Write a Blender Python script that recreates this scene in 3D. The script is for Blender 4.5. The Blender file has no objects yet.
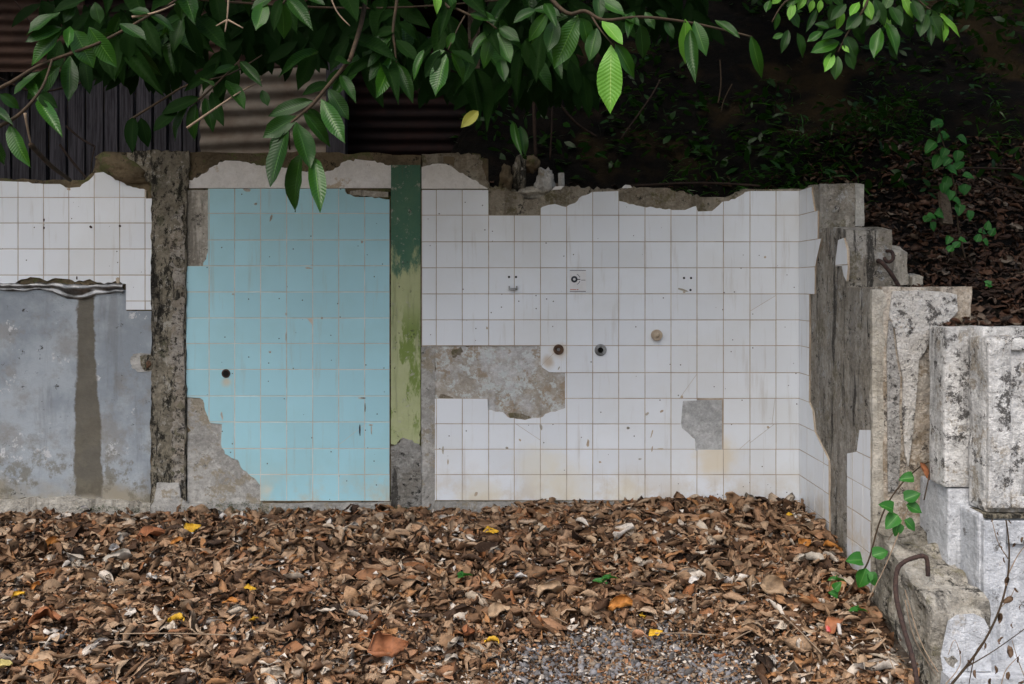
import bpy, bmesh, math, random
import numpy as np
from mathutils import Vector, Matrix, noise, Euler
random.seed(7); np.random.seed(7)
S = bpy.context.scene
COL = S.collection
# ------------------------------------------------------------------ camera, world, light
F = 995.0; HZ = 287.0; CX = 512.0; D = 5.86; H = 1.285; SP = D / F
cam = bpy.data.cameras.new('camera'); camo = bpy.data.objects.new('camera', cam); COL.objects.link(camo)
cam.sensor_width = 36; cam.lens = F / 1024 * 36; cam.shift_y = (HZ - 342.0) / 1024
camo.location = (0, 0, H); camo.rotation_euler = (math.pi / 2, 0, 0)
cam.clip_start = 0.05; cam.clip_end = 500
S.camera = camo
W = bpy.data.worlds.new('World'); S.world = W; W.use_nodes = True
wn = W.node_tree.nodes; wl = W.node_tree.links
sky = wn.new('ShaderNodeTexSky'); sky.sky_type = 'NISHITA'; sky.sun_disc = False
SUN_EL = math.radians(52); SUN_AZ = math.radians(205)
sky.sun_elevation = SUN_EL; sky.sun_rotation = SUN_AZ
sky.dust_density = 4.0; sky.ozone_density = 1.0; sky.air_density = 1.0
bg = wn['Background']; bg.inputs['Strength'].default_value = 0.13
wl.new(sky.outputs[0], bg.inputs[0])
sl = bpy.data.lights.new('sun', 'SUN'); sl.energy = 1.0; sl.angle = math.radians(40); sl.color = (1.0, 0.985, 0.95)
so = bpy.data.objects.new('sun', sl); COL.objects.link(so)
sd = Vector((math.sin(SUN_AZ) * math.cos(SUN_EL), math.cos(SUN_AZ) * math.cos(SUN_EL), math.sin(SUN_EL)))
so.rotation_euler = sd.to_track_quat('Z', 'Y').to_euler(); so.location = sd * 20
S.view_settings.view_transform = 'Standard'; S.view_settings.look = 'None'
S.view_settings.gamma = 1.0; S.view_settings.exposure = 0.72
S.render.engine = 'CYCLES'

def P(px, py, Y): return Vector(((px - CX) * Y / F, Y, H - (py - HZ) * Y / F))

# ------------------------------------------------------------------ node helpers
class NG:
    def __init__(s, name):
        s.m = bpy.data.materials.new(name); s.m.use_nodes = True
        s.t = s.m.node_tree; s.n = s.t.nodes; s.b = s.n['Principled BSDF']
        g = s.n.new('ShaderNodeNewGeometry'); s.pos = g.outputs['Position']; s.geo = g
    def set(s, sock, v):
        if isinstance(v, bpy.types.NodeSocket): s.t.links.new(v, sock)
        elif isinstance(v, tuple) and len(v) == 3 and sock.type == 'RGBA': sock.default_value = (*v, 1)
        else: sock.default_value = v
    def math(s, op, a, b=0.0, c=0.0):
        n = s.n.new('ShaderNodeMath'); n.operation = op
        s.set(n.inputs[0], a); s.set(n.inputs[1], b); s.set(n.inputs[2], c); return n.outputs[0]
    def vscale(s, v, sc):
        n = s.n.new('ShaderNodeMapping'); s.t.links.new(v, n.inputs[0]); n.inputs['Scale'].default_value = sc; return n.outputs[0]
    def noise(s, scale, detail=6, rough=.6, vec=None, dist=0.0, off=0.0):
        n = s.n.new('ShaderNodeTexNoise'); n.inputs['Scale'].default_value = scale
        n.inputs['Detail'].default_value = detail; n.inputs['Roughness'].default_value = rough
        n.inputs['Distortion'].default_value = dist
        v = vec or s.pos
        if off:
            m = s.n.new('ShaderNodeMapping'); s.t.links.new(v, m.inputs[0]); m.inputs['Location'].default_value = (off, off * .7, off * 1.3); v = m.outputs[0]
        s.t.links.new(v, n.inputs['Vector']); return n.outputs['Fac']
    def step(s, v, a, b):
        n = s.n.new('ShaderNodeMapRange'); n.interpolation_type = 'SMOOTHSTEP'
        s.set(n.inputs[0], v); n.inputs[1].default_value = a; n.inputs[2].default_value = b
        n.inputs[3].default_value = 0; n.inputs[4].default_value = 1; return n.outputs[0]
    def mix(s, f, a, b, mode='MIX'):
        n = s.n.new('ShaderNodeMix'); n.data_type = 'RGBA'; n.blend_type = mode
        s.set(n.inputs[0], f); s.set(n.inputs[6], a); s.set(n.inputs[7], b); return n.outputs[2]
    def ramp(s, f, stops):
        n = s.n.new('ShaderNodeValToRGB'); e = n.color_ramp.elements
        while len(e) < len(stops): e.new(.5)
        for i, (p, c) in enumerate(stops): e[i].position = p; e[i].color = (*c, 1)
        s.set(n.inputs[0], f); return n.outputs[0]
    def voro(s, scale, vec=None, feature='F1'):
        n = s.n.new('ShaderNodeTexVoronoi'); n.feature = feature; n.inputs['Scale'].default_value = scale
        s.t.links.new(vec or s.pos, n.inputs['Vector']); return n.outputs
    def sep(s, v):
        n = s.n.new('ShaderNodeSeparateXYZ'); s.t.links.new(v, n.inputs[0]); return n.outputs
    def rand(s):
        return s.n.new('ShaderNodeObjectInfo').outputs['Random']
    def bump(s, h, strength, dist, prev=None):
        n = s.n.new('ShaderNodeBump'); n.inputs['Strength'].default_value = strength
        n.inputs['Distance'].default_value = dist; s.set(n.inputs['Height'], h)
        if prev: s.t.links.new(prev, n.inputs['Normal'])
        return n.outputs[0]
    def done(s, col, rough=.8, nrm=None, spec=.3):
        s.set(s.b.inputs['Base Color'], col); s.set(s.b.inputs['Roughness'], rough)
        s.b.inputs['Specular IOR Level'].default_value = spec
        if nrm: s.t.links.new(nrm, s.b.inputs['Normal'])
        return s.m
    def spot(s, px, py, r, k=.5):   # noisy round stain centred where it is on the back wall
        n = s.n.new('ShaderNodeVectorMath'); n.operation = 'DISTANCE'
        s.t.links.new(s.pos, n.inputs[0]); n.inputs[1].default_value = P(px, py, D)
        d = s.math('DIVIDE', n.outputs['Value'], r * SP)
        d = s.math('ADD', d, s.math('MULTIPLY', s.math('SUBTRACT', s.noise(9, 5), .5), 2.2 * k))
        return s.math('SUBTRACT', 1.0, s.step(d, .2, 1.0))

def weathered(name, a, b, dark=(.02, .019, .016), dk=.5, scale=2.5, streak=.0, moss=None, mossk=.55, bumpd=.012, light=None, lk=.6, fine=60, grime=.6, blackstreak=0, dstretch=1):
    g = NG(name)
    def N(*a, **k): return g.math('ADD', g.math('MULTIPLY', g.math('SUBTRACT', g.noise(*a, **k), .5), 1.75), .5)
    mul = lambda c, k: tuple(min(1, x * k) for x in c)
    c = g.mix(g.step(N(scale, 10, .72), .38, .62), a, b)
    m = N(scale * 4.5, 10, .78, off=3)
    c = g.mix(g.math('MULTIPLY', g.step(m, .48, .66), .7 * grime), c, mul(a, .58))
    c = g.mix(g.math('MULTIPLY', g.step(m, .46, .32), .6 * grime), c, mul(b, 1.45))
    w = N(2.1, 4, .6, off=40)
    c = g.mix(g.math('MULTIPLY', g.step(w, .42, .7), .35 * grime), c, mul(a, .65))
    if light: c = g.mix(g.math('MULTIPLY', g.step(N(scale * 3.2, 11, .78, off=17), lk, lk + .04), .9), c, light)
    if moss: c = g.mix(g.math('MULTIPLY', g.step(N(scale * 1.9, 10, .76, off=9), mossk, mossk + .08), .85), c, moss)
    if streak:
        st = g.step(N(1.6, 8, .7, vec=g.vscale(g.pos, (5, 5, .55)), off=5), .5, .72)
        c = g.mix(g.math('MULTIPLY', st, streak), c, mul(a, .48))
        st = g.step(N(2.2, 8, .7, vec=g.vscale(g.pos, (9, 9, .9)), off=15), .52, .75)
        c = g.mix(g.math('MULTIPLY', st, streak * .5), c, mul(b, 1.35))
    if blackstreak:
        st = g.step(N(1.5, 10, .75, vec=g.vscale(g.pos, (8, 8, .9)), off=25), .555, .66)
        c = g.mix(g.math('MULTIPLY', st, blackstreak), c, (.035, .033, .03))
    dn = N(scale * 3.4, 12, .82, off=31, vec=g.vscale(g.pos, (1, 1, dstretch)))
    df = g.step(dn, dk, dk + .045)
    c = g.mix(g.math('MULTIPLY', df, .92), c, dark)
    sp = N(fine * 1.1, 5, .8)
    c = g.mix(g.math('MULTIPLY', g.step(sp, .60, .80), .6 * grime), c, mul(a, .4))
    c = g.mix(g.math('MULTIPLY', g.step(sp, .42, .28), .5 * grime), c, mul(b, 1.4))
    n = g.bump(N(scale * 4, 7, .66), 1, bumpd * 1.3)
    n = g.bump(N(fine, 4, .65), 1, bumpd * .32, n)
    n = g.bump(df, -.6, bumpd * .5, n)
    return g.done(c, .92, n, .2)

M = {}
def tile_mat(name, col, stains=()):
    g = NG(name)
    r = g.rand()
    c = g.mix(r, tuple(x * .945 for x in col), tuple(min(1, x * 1.03) for x in col))
    c = g.mix(g.math('MULTIPLY', g.step(g.noise(2.2, 6, .6), .42, .7), .3), c, tuple(x * y for x, y in zip(col, (.84, .80, .72))))
    zz = g.sep(g.pos)[2]
    c = g.mix(g.math('MULTIPLY', g.math('MULTIPLY', g.step(g.math('ADD', zz, g.math('MULTIPLY', g.noise(3, 7, .7, off=2), .25)), .42, .12), g.step(g.noise(5, 8, .7, off=7), .42, .62)), .55), c, (.56, .46, .31))
    # vertical dribbles of grime
    v = g.vscale(g.pos, (16, 16, 1.4))
    c = g.mix(g.math('MULTIPLY', g.step(g.noise(1.5, 6, .65, vec=v), .55, .75), .30), c, (.36, .30, .22))
    for (px, py, rad, sc, k) in stains:
        c = g.mix(g.math('MULTIPLY', g.spot(px, py, rad), k), c, sc)
    vo = g.voro(19)
    near = g.math('LESS_THAN', g.math('ADD', vo['Distance'], g.math('MULTIPLY', g.noise(150, 2), .05)), .10)
    pick = g.math('GREATER_THAN', g.sep(vo['Color'])[0], .5)
    c = g.mix(g.math('MULTIPLY', g.math('MULTIPLY', near, pick), .9), c, (.06, .05, .045))
    scr = g.step(g.noise(38, 5, .75, off=4), .70, .74)
    c = g.mix(g.math('MULTIPLY', scr, .35), c, (.33, .28, .22))
    n = g.bump(g.noise(7, 2), .10, .01)
    ro = g.math('ADD', .24, g.math('MULTIPLY', g.noise(12, 5), .3))
    return g.done(c, ro, n, .5)
STN = [(540, 466, 34, (.76, .72, .58), .5), (565, 492, 40, (.76, .70, .54), .5), (716, 458, 30, (.72, .60, .38), .6),
       (480, 498, 30, (.72, .66, .50), .5), (625, 498, 30, (.74, .66, .46), .45), (560, 352, 12, (.62, .48, .30), .6), (548, 362, 9, (.45, .33, .2), .7)]
M['white_tile'] = tile_mat('white_tile', (.775, .815, .86), STN)
M['blue_tile'] = tile_mat('blue_tile', (.37, .65, .735), [(226, 382, 7, (.6, .5, .35), .7), (268, 490, 9, (.62, .6, .5), .6)])
def simple(name, a, b=None, rough=.8, scale=30, bump=.003, metal=0, spec=.3):
    g = NG(name); b = b or tuple(x * .6 for x in a)
    c = g.mix(g.step(g.noise(scale, 6, .65), .3, .7), a, b)
    m = g.done(c, rough, g.bump(g.noise(scale * 3, 6, .7), .7, bump), spec)
    g.b.inputs['Metallic'].default_value = metal
    return m
M['biscuit'] = simple('tile_biscuit', (.55, .47, .36), (.38, .30, .22))
M['grout_tan'] = simple('grout_tan', (.52, .45, .37), (.32, .25, .18), .95, 8)
M['grout_pale'] = simple('grout_pale', (.70, .70, .66), (.50, .44, .36), .95, 6)
M['concrete'] = weathered('grey_concrete', (.40, .39, .35), (.52, .51, .48), dk=.66, streak=.3)
M['tan_concrete'] = weathered('tan_concrete', (.42, .385, .32), (.52, .49, .43), dk=.67, streak=.85, bumpd=.016)
M['side_concrete'] = weathered('streaked_side_concrete', (.33, .30, .25), (.44, .415, .37), dk=.62, streak=.45, bumpd=.022, blackstreak=.9, scale=4, moss=(.20, .18, .12), mossk=.6, light=(.50, .50, .49), lk=.62)
M['brown_concrete'] = weathered('brown_stained_concrete', (.27, .23, .17), (.38, .34, .27), dk=.62, streak=.5, bumpd=.02, moss=(.16, .14, .07), mossk=.56, scale=4)
M['top_concrete'] = weathered('mossy_top_concrete', (.22, .17, .105), (.12, .095, .06), dk=.60, moss=(.12, .13, .05), mossk=.55, bumpd=.02)
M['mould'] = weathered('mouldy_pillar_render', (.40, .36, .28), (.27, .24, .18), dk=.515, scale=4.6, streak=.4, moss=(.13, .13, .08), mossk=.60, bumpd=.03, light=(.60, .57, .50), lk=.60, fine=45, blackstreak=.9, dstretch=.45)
M['dirty_plaster'] = weathered('dirty_broken_plaster', (.34, .32, .28), (.46, .45, .42), dk=.60, scale=5, bumpd=.03, blackstreak=.8)
M['pale_mould'] = weathered('pale_mouldy_render', (.46, .40, .32), (.56, .52, .46), dark=(.03, .028, .025), dk=.55, scale=6, bumpd=.03, moss=(.24, .22, .14), mossk=.58)
M['green_dark'] = weathered('dark_green_paint', (.06, .155, .115), (.10, .19, .125), dark=(.03, .05, .04), dk=.70, scale=3, bumpd=.004, light=(.22, .30, .18), lk=.66)
def greenpaint():
    g = NG('weathered_green_paint')
    def N(*a, **k): return g.math('ADD', g.math('MULTIPLY', g.math('SUBTRACT', g.noise(*a, **k), .5), 1.7), .5)
    v = g.vscale(g.pos, (1, 1, .35)); z = g.sep(g.pos)[2]
    pale = g.mix(N(7, 8, .7), (.36, .40, .20), (.47, .50, .29))
    dark = g.mix(N(8, 8, .7), (.05, .14, .10), (.10, .20, .12))
    ol = g.step(N(5.5, 9, .7, vec=v, off=3), .45, .54)
    band = g.math('MULTIPLY', g.step(z, .38, .5), g.step(z, 1.25, 1.0))
    c = g.mix(g.math('MULTIPLY', ol, band), pale, (.19, .26, .07))
    c = g.mix(g.step(g.math('ADD', z, g.math('MULTIPLY', g.math('SUBTRACT', N(9, 9, .75, vec=v, off=9), .5), .55)), 1.42, 1.56), c, dark)
    c = g.mix(g.math('MULTIPLY', g.step(N(16, 10, .8, off=7), .62, .68), .8), c, (.40, .39, .33))
    c = g.mix(g.math('MULTIPLY', g.step(N(13, 10, .8, off=19), .66, .70), .85), c, (.06, .06, .045))
    c = g.mix(g.math('MULTIPLY', g.step(N(2.0, 8, .7, vec=g.vscale(g.pos, (12, 12, .9)), off=1), .52, .75), .4), c, (.12, .14, .08))
    return g.done(c, .8, g.bump(N(30, 7, .7), .8, .006), .25)
M['green_coat'] = greenpaint()
M['green_light'] = weathered('pale_yellow_green_paint', (.42, .46, .25), (.33, .42, .24), dark=(.10, .13, .06), dk=.70, scale=4, bumpd=.004, moss=(.22, .30, .09), mossk=.60)
M['olive'] = weathered('olive_paint', (.20, .27, .07), (.26, .31, .10), dk=.75, scale=5, bumpd=.004)
M['plaster'] = weathered('white_plaster', (.78, .76, .72), (.82, .80, .77), dark=(.25, .20, .13), dk=.70, scale=3, bumpd=.006, moss=(.50, .40, .27), mossk=.66, grime=.3)
M['pale_plaster'] = weathered('pale_grey_plaster', (.42, .43, .43), (.54, .55, .55), dark=(.15, .14, .13), dk=.72, scale=5, bumpd=.008, grime=.5)
M['grey_plaster'] = weathered('grey_plaster', (.34, .33, .305), (.45, .44, .415), dark=(.08, .075, .065), dk=.66, scale=4, bumpd=.008, moss=(.30, .26, .19), mossk=.56)
M['patch_plaster'] = weathered('patchy_plaster', (.42, .38, .32), (.54, .54, .54), dark=(.20, .16, .12), dk=.72, scale=4.0, bumpd=.008, moss=(.34, .27, .19), mossk=.58, light=(.58, .62, .61), lk=.56, grime=.5)
def bluegrey():
    g = NG('faded_blue_grey_paint')
    def N(*a, **k): return g.math('ADD', g.math('MULTIPLY', g.math('SUBTRACT', g.noise(*a, **k), .5), 1.55), .5)
    c = g.mix(g.step(N(2.3, 8, .62), .36, .64), (.265, .30, .335), (.38, .42, .455))
    c = g.mix(g.math('MULTIPLY', g.step(N(2.0, 9, .72, off=8), .53, .68), .5), c, (.23, .21, .18))
    z = g.sep(g.pos)[2]
    c = g.mix(g.step(g.math('ADD', z, g.math('MULTIPLY', N(5, 7), .3)), .36, .14), c, (.30, .27, .21))
    v = g.vscale(g.pos, (7, 7, .8))
    c = g.mix(g.math('MULTIPLY', g.step(N(1.3, 7, .65, vec=v), .54, .8), .4), c, (.15, .15, .15))
    c = g.mix(g.step(N(7, 10, .75, off=12), .66, .69), c, (.55, .56, .57))
    c = g.mix(g.step(N(11, 10, .8, off=22), .67, .71), c, (.06, .06, .055))
    x = g.sep(g.pos)[0]; z2 = g.sep(g.pos)[2]
    wv = g.math('MULTIPLY', g.math('SUBTRACT', N(7, 9, .7, off=44), .5), .05)
    xc = g.math('ADD', -2.515, g.math('MULTIPLY', g.math('SUBTRACT', 1.25, z2), .018))
    hw = g.math('ADD', .050, g.math('MULTIPLY', g.step(z2, 1.1, .2), .028))
    dd = g.math('SUBTRACT', g.math('ABSOLUTE', g.math('ADD', g.math('SUBTRACT', x, xc), wv)), hw)
    inz = g.math('MULTIPLY', g.step(g.math('ADD', z2, wv), .03, .07), g.step(z2, 1.27, 1.23))
    damp = g.mix(N(9, 9, .7, off=50), (.075, .065, .045), (.16, .14, .105))
    c = g.mix(g.math('MULTIPLY', g.math('MULTIPLY', g.step(dd, .010, -.006), inz), .93), c, damp)
    c = g.mix(g.math('MULTIPLY', g.math('MULTIPLY', g.step(N(6, 10, .75, off=61), .50, .62), g.step(z2, .62, .12)), .8), c, (.17, .155, .115))
    n = g.bump(N(9, 7, .65), .8, .008); n = g.bump(N(70, 4, .65), .5, .002, n)
    return g.done(c, .75, n, .3)
M['bluegrey'] = bluegrey()
M['chase'] = weathered('cement_filled_chase', (.12, .10, .072), (.17, .145, .105), dk=.66, scale=5, bumpd=.012)
M['whitepost'] = weathered('weathered_white_paint', (.56, .555, .54), (.68, .675, .66), dark=(.05, .047, .043), dk=.575, scale=3.6, streak=.85, bumpd=.012, moss=(.30, .26, .20), mossk=.56, fine=80, grime=.8)
M['whitebase'] = weathered('cleaner_white_paint', (.50, .52, .55), (.60, .62, .65), dark=(.12, .115, .11), dk=.64, grime=.55, blackstreak=.25, scale=3.0, streak=.25, bumpd=.010, moss=(.45, .42, .38), mossk=.66, fine=80)
M['paintedpier'] = weathered('stained_pier_render', (.44, .37, .29), (.60, .55, .48), dark=(.07, .06, .05), dk=.60, scale=3.6, streak=.7, bumpd=.016, moss=(.30, .235, .16), mossk=.53, fine=70, blackstreak=.4)
M['flaky_white'] = weathered('flaking_white_lime', (.74, .71, .66), (.82, .80, .76), dark=(.06, .055, .05), dk=.575, scale=6, bumpd=.02, moss=(.42, .33, .24), mossk=.63, fine=70, grime=.5)
M['pale_concrete'] = weathered('pale_worn_concrete', (.30, .275, .225), (.44, .415, .365), dk=.60, streak=.6, blackstreak=.5, bumpd=.02, moss=(.17, .155, .10), mossk=.6)
M['speckled'] = weathered('scoured_speckled_concrete', (.33, .32, .30), (.45, .44, .42), dark=(.05, .048, .045), dk=.56, scale=9, bumpd=.012, fine=40)
M['rust'] = simple('rusty_iron', (.075, .045, .035), (.03, .02, .02), .85, 60, .004)
M['chrome'] = simple('dull_chrome', (.40, .41, .42), (.12, .12, .12), .38, 14, .004, 1.0)
M['black'] = simple('black_hole_shade', (.01, .009, .008), None, .9)  # flat black painted for the shade inside holes
M['brownplastic'] = simple('brown_socket', (.16, .09, .05), (.05, .03, .02), .7)
M['beige'] = simple('beige_plug', (.50, .42, .32), (.36, .28, .2), .7)
M['card'] = simple('sticker_card', (.78, .78, .80), (.72, .72, .72), .5)
M['ink'] = simple('black_ink', (.04, .045, .06), None, .6)
M['redink'] = simple('faded_red_ink', (.55, .22, .16), None, .6)
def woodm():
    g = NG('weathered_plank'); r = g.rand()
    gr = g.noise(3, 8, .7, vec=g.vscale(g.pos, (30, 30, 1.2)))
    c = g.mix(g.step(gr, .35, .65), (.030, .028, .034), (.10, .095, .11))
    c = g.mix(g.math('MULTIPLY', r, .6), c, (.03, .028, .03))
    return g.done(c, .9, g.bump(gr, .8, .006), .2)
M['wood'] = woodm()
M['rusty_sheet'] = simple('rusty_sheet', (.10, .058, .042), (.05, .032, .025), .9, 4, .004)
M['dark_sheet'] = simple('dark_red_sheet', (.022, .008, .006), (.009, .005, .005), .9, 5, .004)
M['pale_sheet'] = simple('pale_sheet', (.25, .22, .18), (.15, .11, .08), .8, 3, .004)
M['bark'] = weathered('bark', (.12, .085, .06), (.18, .14, .10), dk=.62, scale=8, bumpd=.01)
M['twig'] = simple('twig_bark', (.075, .048, .028), (.035, .027, .016), .85, 25)
M['shaded_twig'] = simple('shade_darkened_twig', (.045, .028, .02), (.02, .013, .01), .9, 25)  # twig bark with the shade of the bank darkened into its colour
M['palestick'] = simple('pale_dead_twig', (.34, .25, .17), (.22, .16, .11), .85, 25)
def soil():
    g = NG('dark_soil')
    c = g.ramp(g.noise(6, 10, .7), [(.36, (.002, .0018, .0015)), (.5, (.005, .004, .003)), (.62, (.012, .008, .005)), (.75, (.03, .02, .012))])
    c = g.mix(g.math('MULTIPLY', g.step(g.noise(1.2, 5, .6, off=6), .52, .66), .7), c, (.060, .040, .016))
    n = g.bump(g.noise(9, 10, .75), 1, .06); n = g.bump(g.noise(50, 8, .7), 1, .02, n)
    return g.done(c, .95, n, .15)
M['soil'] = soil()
def groundm():
    g = NG('dirt_and_grit')
    c = g.ramp(g.noise(30, 10, .8), [(.3, (.03, .022, .016)), (.5, (.09, .07, .055)), (.62, (.17, .15, .13)), (.75, (.3, .28, .26))])
    c = g.mix(g.step(g.noise(1.1, 4), .4, .6), c, (.06, .042, .03))
    n = g.bump(g.noise(60, 10, .75), 1, .02)
    return g.done(c, .95, n, .2)
M['ground'] = groundm()
def litter(name, stops, attr=True, shade=1.0):
    g = NG(name)
    if attr:
        a = g.n.new('ShaderNodeAttribute'); a.attribute_name = 'rnd'; r = a.outputs['Fac']
    else: r = g.rand()
    c = g.ramp(r, stops)
    c = g.mix(g.math('MULTIPLY', g.step(g.noise(45, 7, .7), .47, .68), .6), c, (.075, .045, .026))
    c = g.mix(g.math('MULTIPLY', g.step(g.noise(120, 4, .7), .55, .75), .4), c, (.30, .25, .2))
    m = g.done(c, .72, g.bump(g.noise(130, 6, .7), .6, .004), .3)
    return m
BR = [(0.0, (.026, .014, .008)), (.12, (.080, .040, .020)), (.24, (.17, .092, .047)), (.38, (.27, .165, .092)), (.50, (.38, .26, .165)), (.60, (.27, .105, .036)),
      (.70, (.44, .33, .225)), (.81, (.35, .160, .055)), (.90, (.50, .42, .325)), (1.0, (.64, .585, .52))]
M['litter'] = litter('dry_leaf_litter', BR)
M['dryleaf'] = litter('dry_leaf', BR, False)
M['darklitter'] = litter('shaded_leaf_litter', [(0, (.012, .008, .006)), (.5, (.045, .020, .011)), (.8, (.095, .042, .022)), (.96, (.13, .10, .075)), (1, (.22, .18, .14))])  # litter copy with the shade on the bank put into its colours
def gravelm():
    g = NG('grey_gravel'); a = g.n.new('ShaderNodeAttribute'); a.attribute_name = 'rnd'
    c = g.ramp(a.outputs['Fac'], [(0, (.07, .065, .06)), (.35, (.16, .155, .16)), (.6, (.28, .28, .30)), (.8, (.25, .19, .13)), (.92, (.40, .36, .32)), (1, (.65, .64, .63))])
    c = g.mix(g.math('MULTIPLY', g.noise(90, 6), .4), c, (.08, .07, .06))
    return g.done(c, .85, g.bump(g.noise(200, 4), .5, .003), .3)
M['gravel'] = gravelm()
def green(name, a, b, vein, rough=.38, back=(.07, .16, .03), spec=.5):
    g = NG(name)
    uv = g.n.new('ShaderNodeTexCoord').outputs['UV']
    s = g.sep(uv)
    r = g.rand()
    c = g.mix(r, a, b)
    ax = g.math('ABSOLUTE', g.math('SUBTRACT', s[1], .5))
    lat = g.math('FRACT', g.math('SUBTRACT', g.math('MULTIPLY', s[0], 17.0), g.math('MULTIPLY', ax, 4.5)))
    lv = g.math('ABSOLUTE', g.math('SUBTRACT', lat, .5))
    c = g.mix(g.math('MULTIPLY', g.step(lv, .14, .0), .10), c, vein)
    c = g.mix(g.step(ax, .03, .012), c, vein)
    c = g.mix(g.math('MULTIPLY', g.step(g.noise(26, 5, .7), .62, .74), .4), c, tuple(x * .5 for x in a))
    n = g.bump(g.math('COSINE', g.math('MULTIPLY', lat, 6.283)), .3, .0012)
    m = g.done(c, rough, n, spec)
    tr = g.n.new('ShaderNodeBsdfTranslucent'); g.set(tr.inputs[0], g.mix(.5, c, back))
    ms = g.n.new('ShaderNodeMixShader'); ms.inputs[0].default_value = .28
    g.t.links.new(g.b.outputs[0], ms.inputs[1]); g.t.links.new(tr.outputs[0], ms.inputs[2])
    g.t.links.new(ms.outputs[0], g.n['Material Output'].inputs[0])
    return m
M['leaf'] = green('glossy_green_leaf', (.011, .042, .005), (.018, .062, .007), (.045, .12, .02), .34, (.06, .16, .01), .28)
M['leaf_mid'] = green('mid_green_leaf', (.020, .082, .007), (.032, .115, .009), (.09, .22, .03), .30, (.09, .22, .01), .38)
M['leaf_bright'] = green('young_bright_leaf', (.12, .34, .025), (.17, .41, .035), (.30, .52, .10), .45, (.25, .5, .06))
M['leaf_yellow'] = green('yellow_leaf', (.34, .36, .04), (.4, .38, .05), (.5, .45, .1), .5)
M['leaf_dark'] = green('shaded_green_leaf', (.005, .019, .003), (.009, .030, .004), (.013, .038, .006), .65, (.03, .08, .01), .06)  # leaf copy with the shade of the rear foliage painted in
M['ivy'] = green('vine_leaf', (.025, .15, .02), (.04, .21, .025), (.13, .34, .07), .45)
for nm, a in (('yellow', (.72, .42, .03)), ('orange', (.50, .20, .04)), ('rust', (.36, .14, .06)), ('tan', (.46, .32, .20)), ('palegrey', (.50, .45, .38)), ('paleyellow', (.72, .60, .22)), ('salmon', (.5, .26, .15)), ('whitish', (.66, .62, .58)), ('withered', (.16, .10, .06))):
    M['f_' + nm] = simple('fallen_' + nm + '_leaf', a, tuple(x * .6 for x in a), .6, 40, .003)

# ------------------------------------------------------------------ object helpers
def mk(name, me, parent=None, loc=None, mat=None):
    o = bpy.data.objects.new(name, me); COL.objects.link(o)
    if parent: o.parent = parent
    if loc is not None: o.location = loc
    if mat and me and not me.materials: me.materials.append(mat)
    return o
def tag(o, label=None, cat=None, group=None, kind=None):
    if label: o['label'] = label
    if cat: o['category'] = cat
    if group: o['group'] = group
    if kind: o['kind'] = kind
    return o
def pyd(name, v, f, mat=None, smooth=False):
    me = bpy.data.meshes.new(name); me.from_pydata([tuple(x) for x in v], [], f); me.update()
    if mat: me.materials.append(mat)
    if smooth: me.shade_smooth()
    return me
def bm_mesh(bm, name, mat, smooth=False):
    me = bpy.data.meshes.new(name); bmesh.ops.recalc_face_normals(bm, faces=bm.faces[:]); bm.to_mesh(me); bm.free(); me.materials.append(mat)
    if smooth: me.shade_smooth()
    return me
def empty(name, loc, label, cat, group=None, mat3=None):
    o = bpy.data.objects.new(name, None); COL.objects.link(o)
    mw = Matrix.Translation(Vector(loc))
    if mat3: mw = mw @ mat3.to_4x4()
    o.matrix_world = mw; o.empty_display_size = .1
    return tag(o, label, cat, group)
BACK = Matrix(((1, 0, 0), (0, 0, -1), (0, 1, 0)))       # u->+X, v->+Z, d->-Y
SIDE = Matrix(((0, 0, -1), (-1, 0, 0), (0, 1, 0)))      # u->-Y, v->+Z, d->-X
XS = 1.69
def U(px): return (px - CX) * SP
def V(py): return H - (py - HZ) * SP
class Wall:
    def __init__(s, name, u0, v0, label, cat, side=False, group=None):
        s.u0, s.v0 = u0, v0; s.side = side
        loc = (XS, D - u0, v0) if side else (u0, D, v0)
        s.o = empty(name, loc, label, cat, group, SIDE if side else BACK)
    def put(s, name, me, u=0, v=0, d=0, label=None):
        o = mk(name, me, s.o, (u - s.u0, v - s.v0, d))
        if label: o['label'] = label
        return o
def jag(poly, amp=1.6, seg=5, seed=0):
    r = random.Random(seed + len(poly)); out = []
    n = len(poly)
    for i in range(n):
        a = poly[i]; b = poly[(i + 1) % n]; out.append(a)
        dx, dy = b[0] - a[0], b[1] - a[1]; L = math.hypot(dx, dy)
        if abs(dx) < 1.6 or abs(dy) < 1.6: continue
        k = int(L / seg)
        for j in range(1, k + 1):
            t = j / (k + 1) + r.uniform(-.15, .15) / (k + 1); w = r.uniform(-amp, amp)
            out.append((a[0] + dx * t - dy / L * w, a[1] + dy * t + dx / L * w))
    return out
def uv_poly(poly): return [(U(x), V(y)) for x, y in poly]
def area(p): return .5 * sum(p[i][0] * p[(i + 1) % len(p)][1] - p[(i + 1) % len(p)][0] * p[i][1] for i in range(len(p)))
def clip(poly, nx, ny, c):   # keep nx*x+ny*y<=c
    out = []
    for i in range(len(poly)):
        a, b = poly[i], poly[(i + 1) % len(poly)]
        da = nx * a[0] + ny * a[1] - c; db = nx * b[0] + ny * b[1] - c
        if da <= 0: out.append(a)
        if (da < 0 < db) or (db < 0 < da):
            t = da / (da - db); out.append((a[0] + (b[0] - a[0]) * t, a[1] + (b[1] - a[1]) * t))
    res = []
    for p in out:
        if not res or math.hypot(p[0] - res[-1][0], p[1] - res[-1][1]) > 1e-5: res.append(p)
    if len(res) > 1 and math.hypot(res[0][0] - res[-1][0], res[0][1] - res[-1][1]) < 1e-5: res.pop()
    return res
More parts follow.
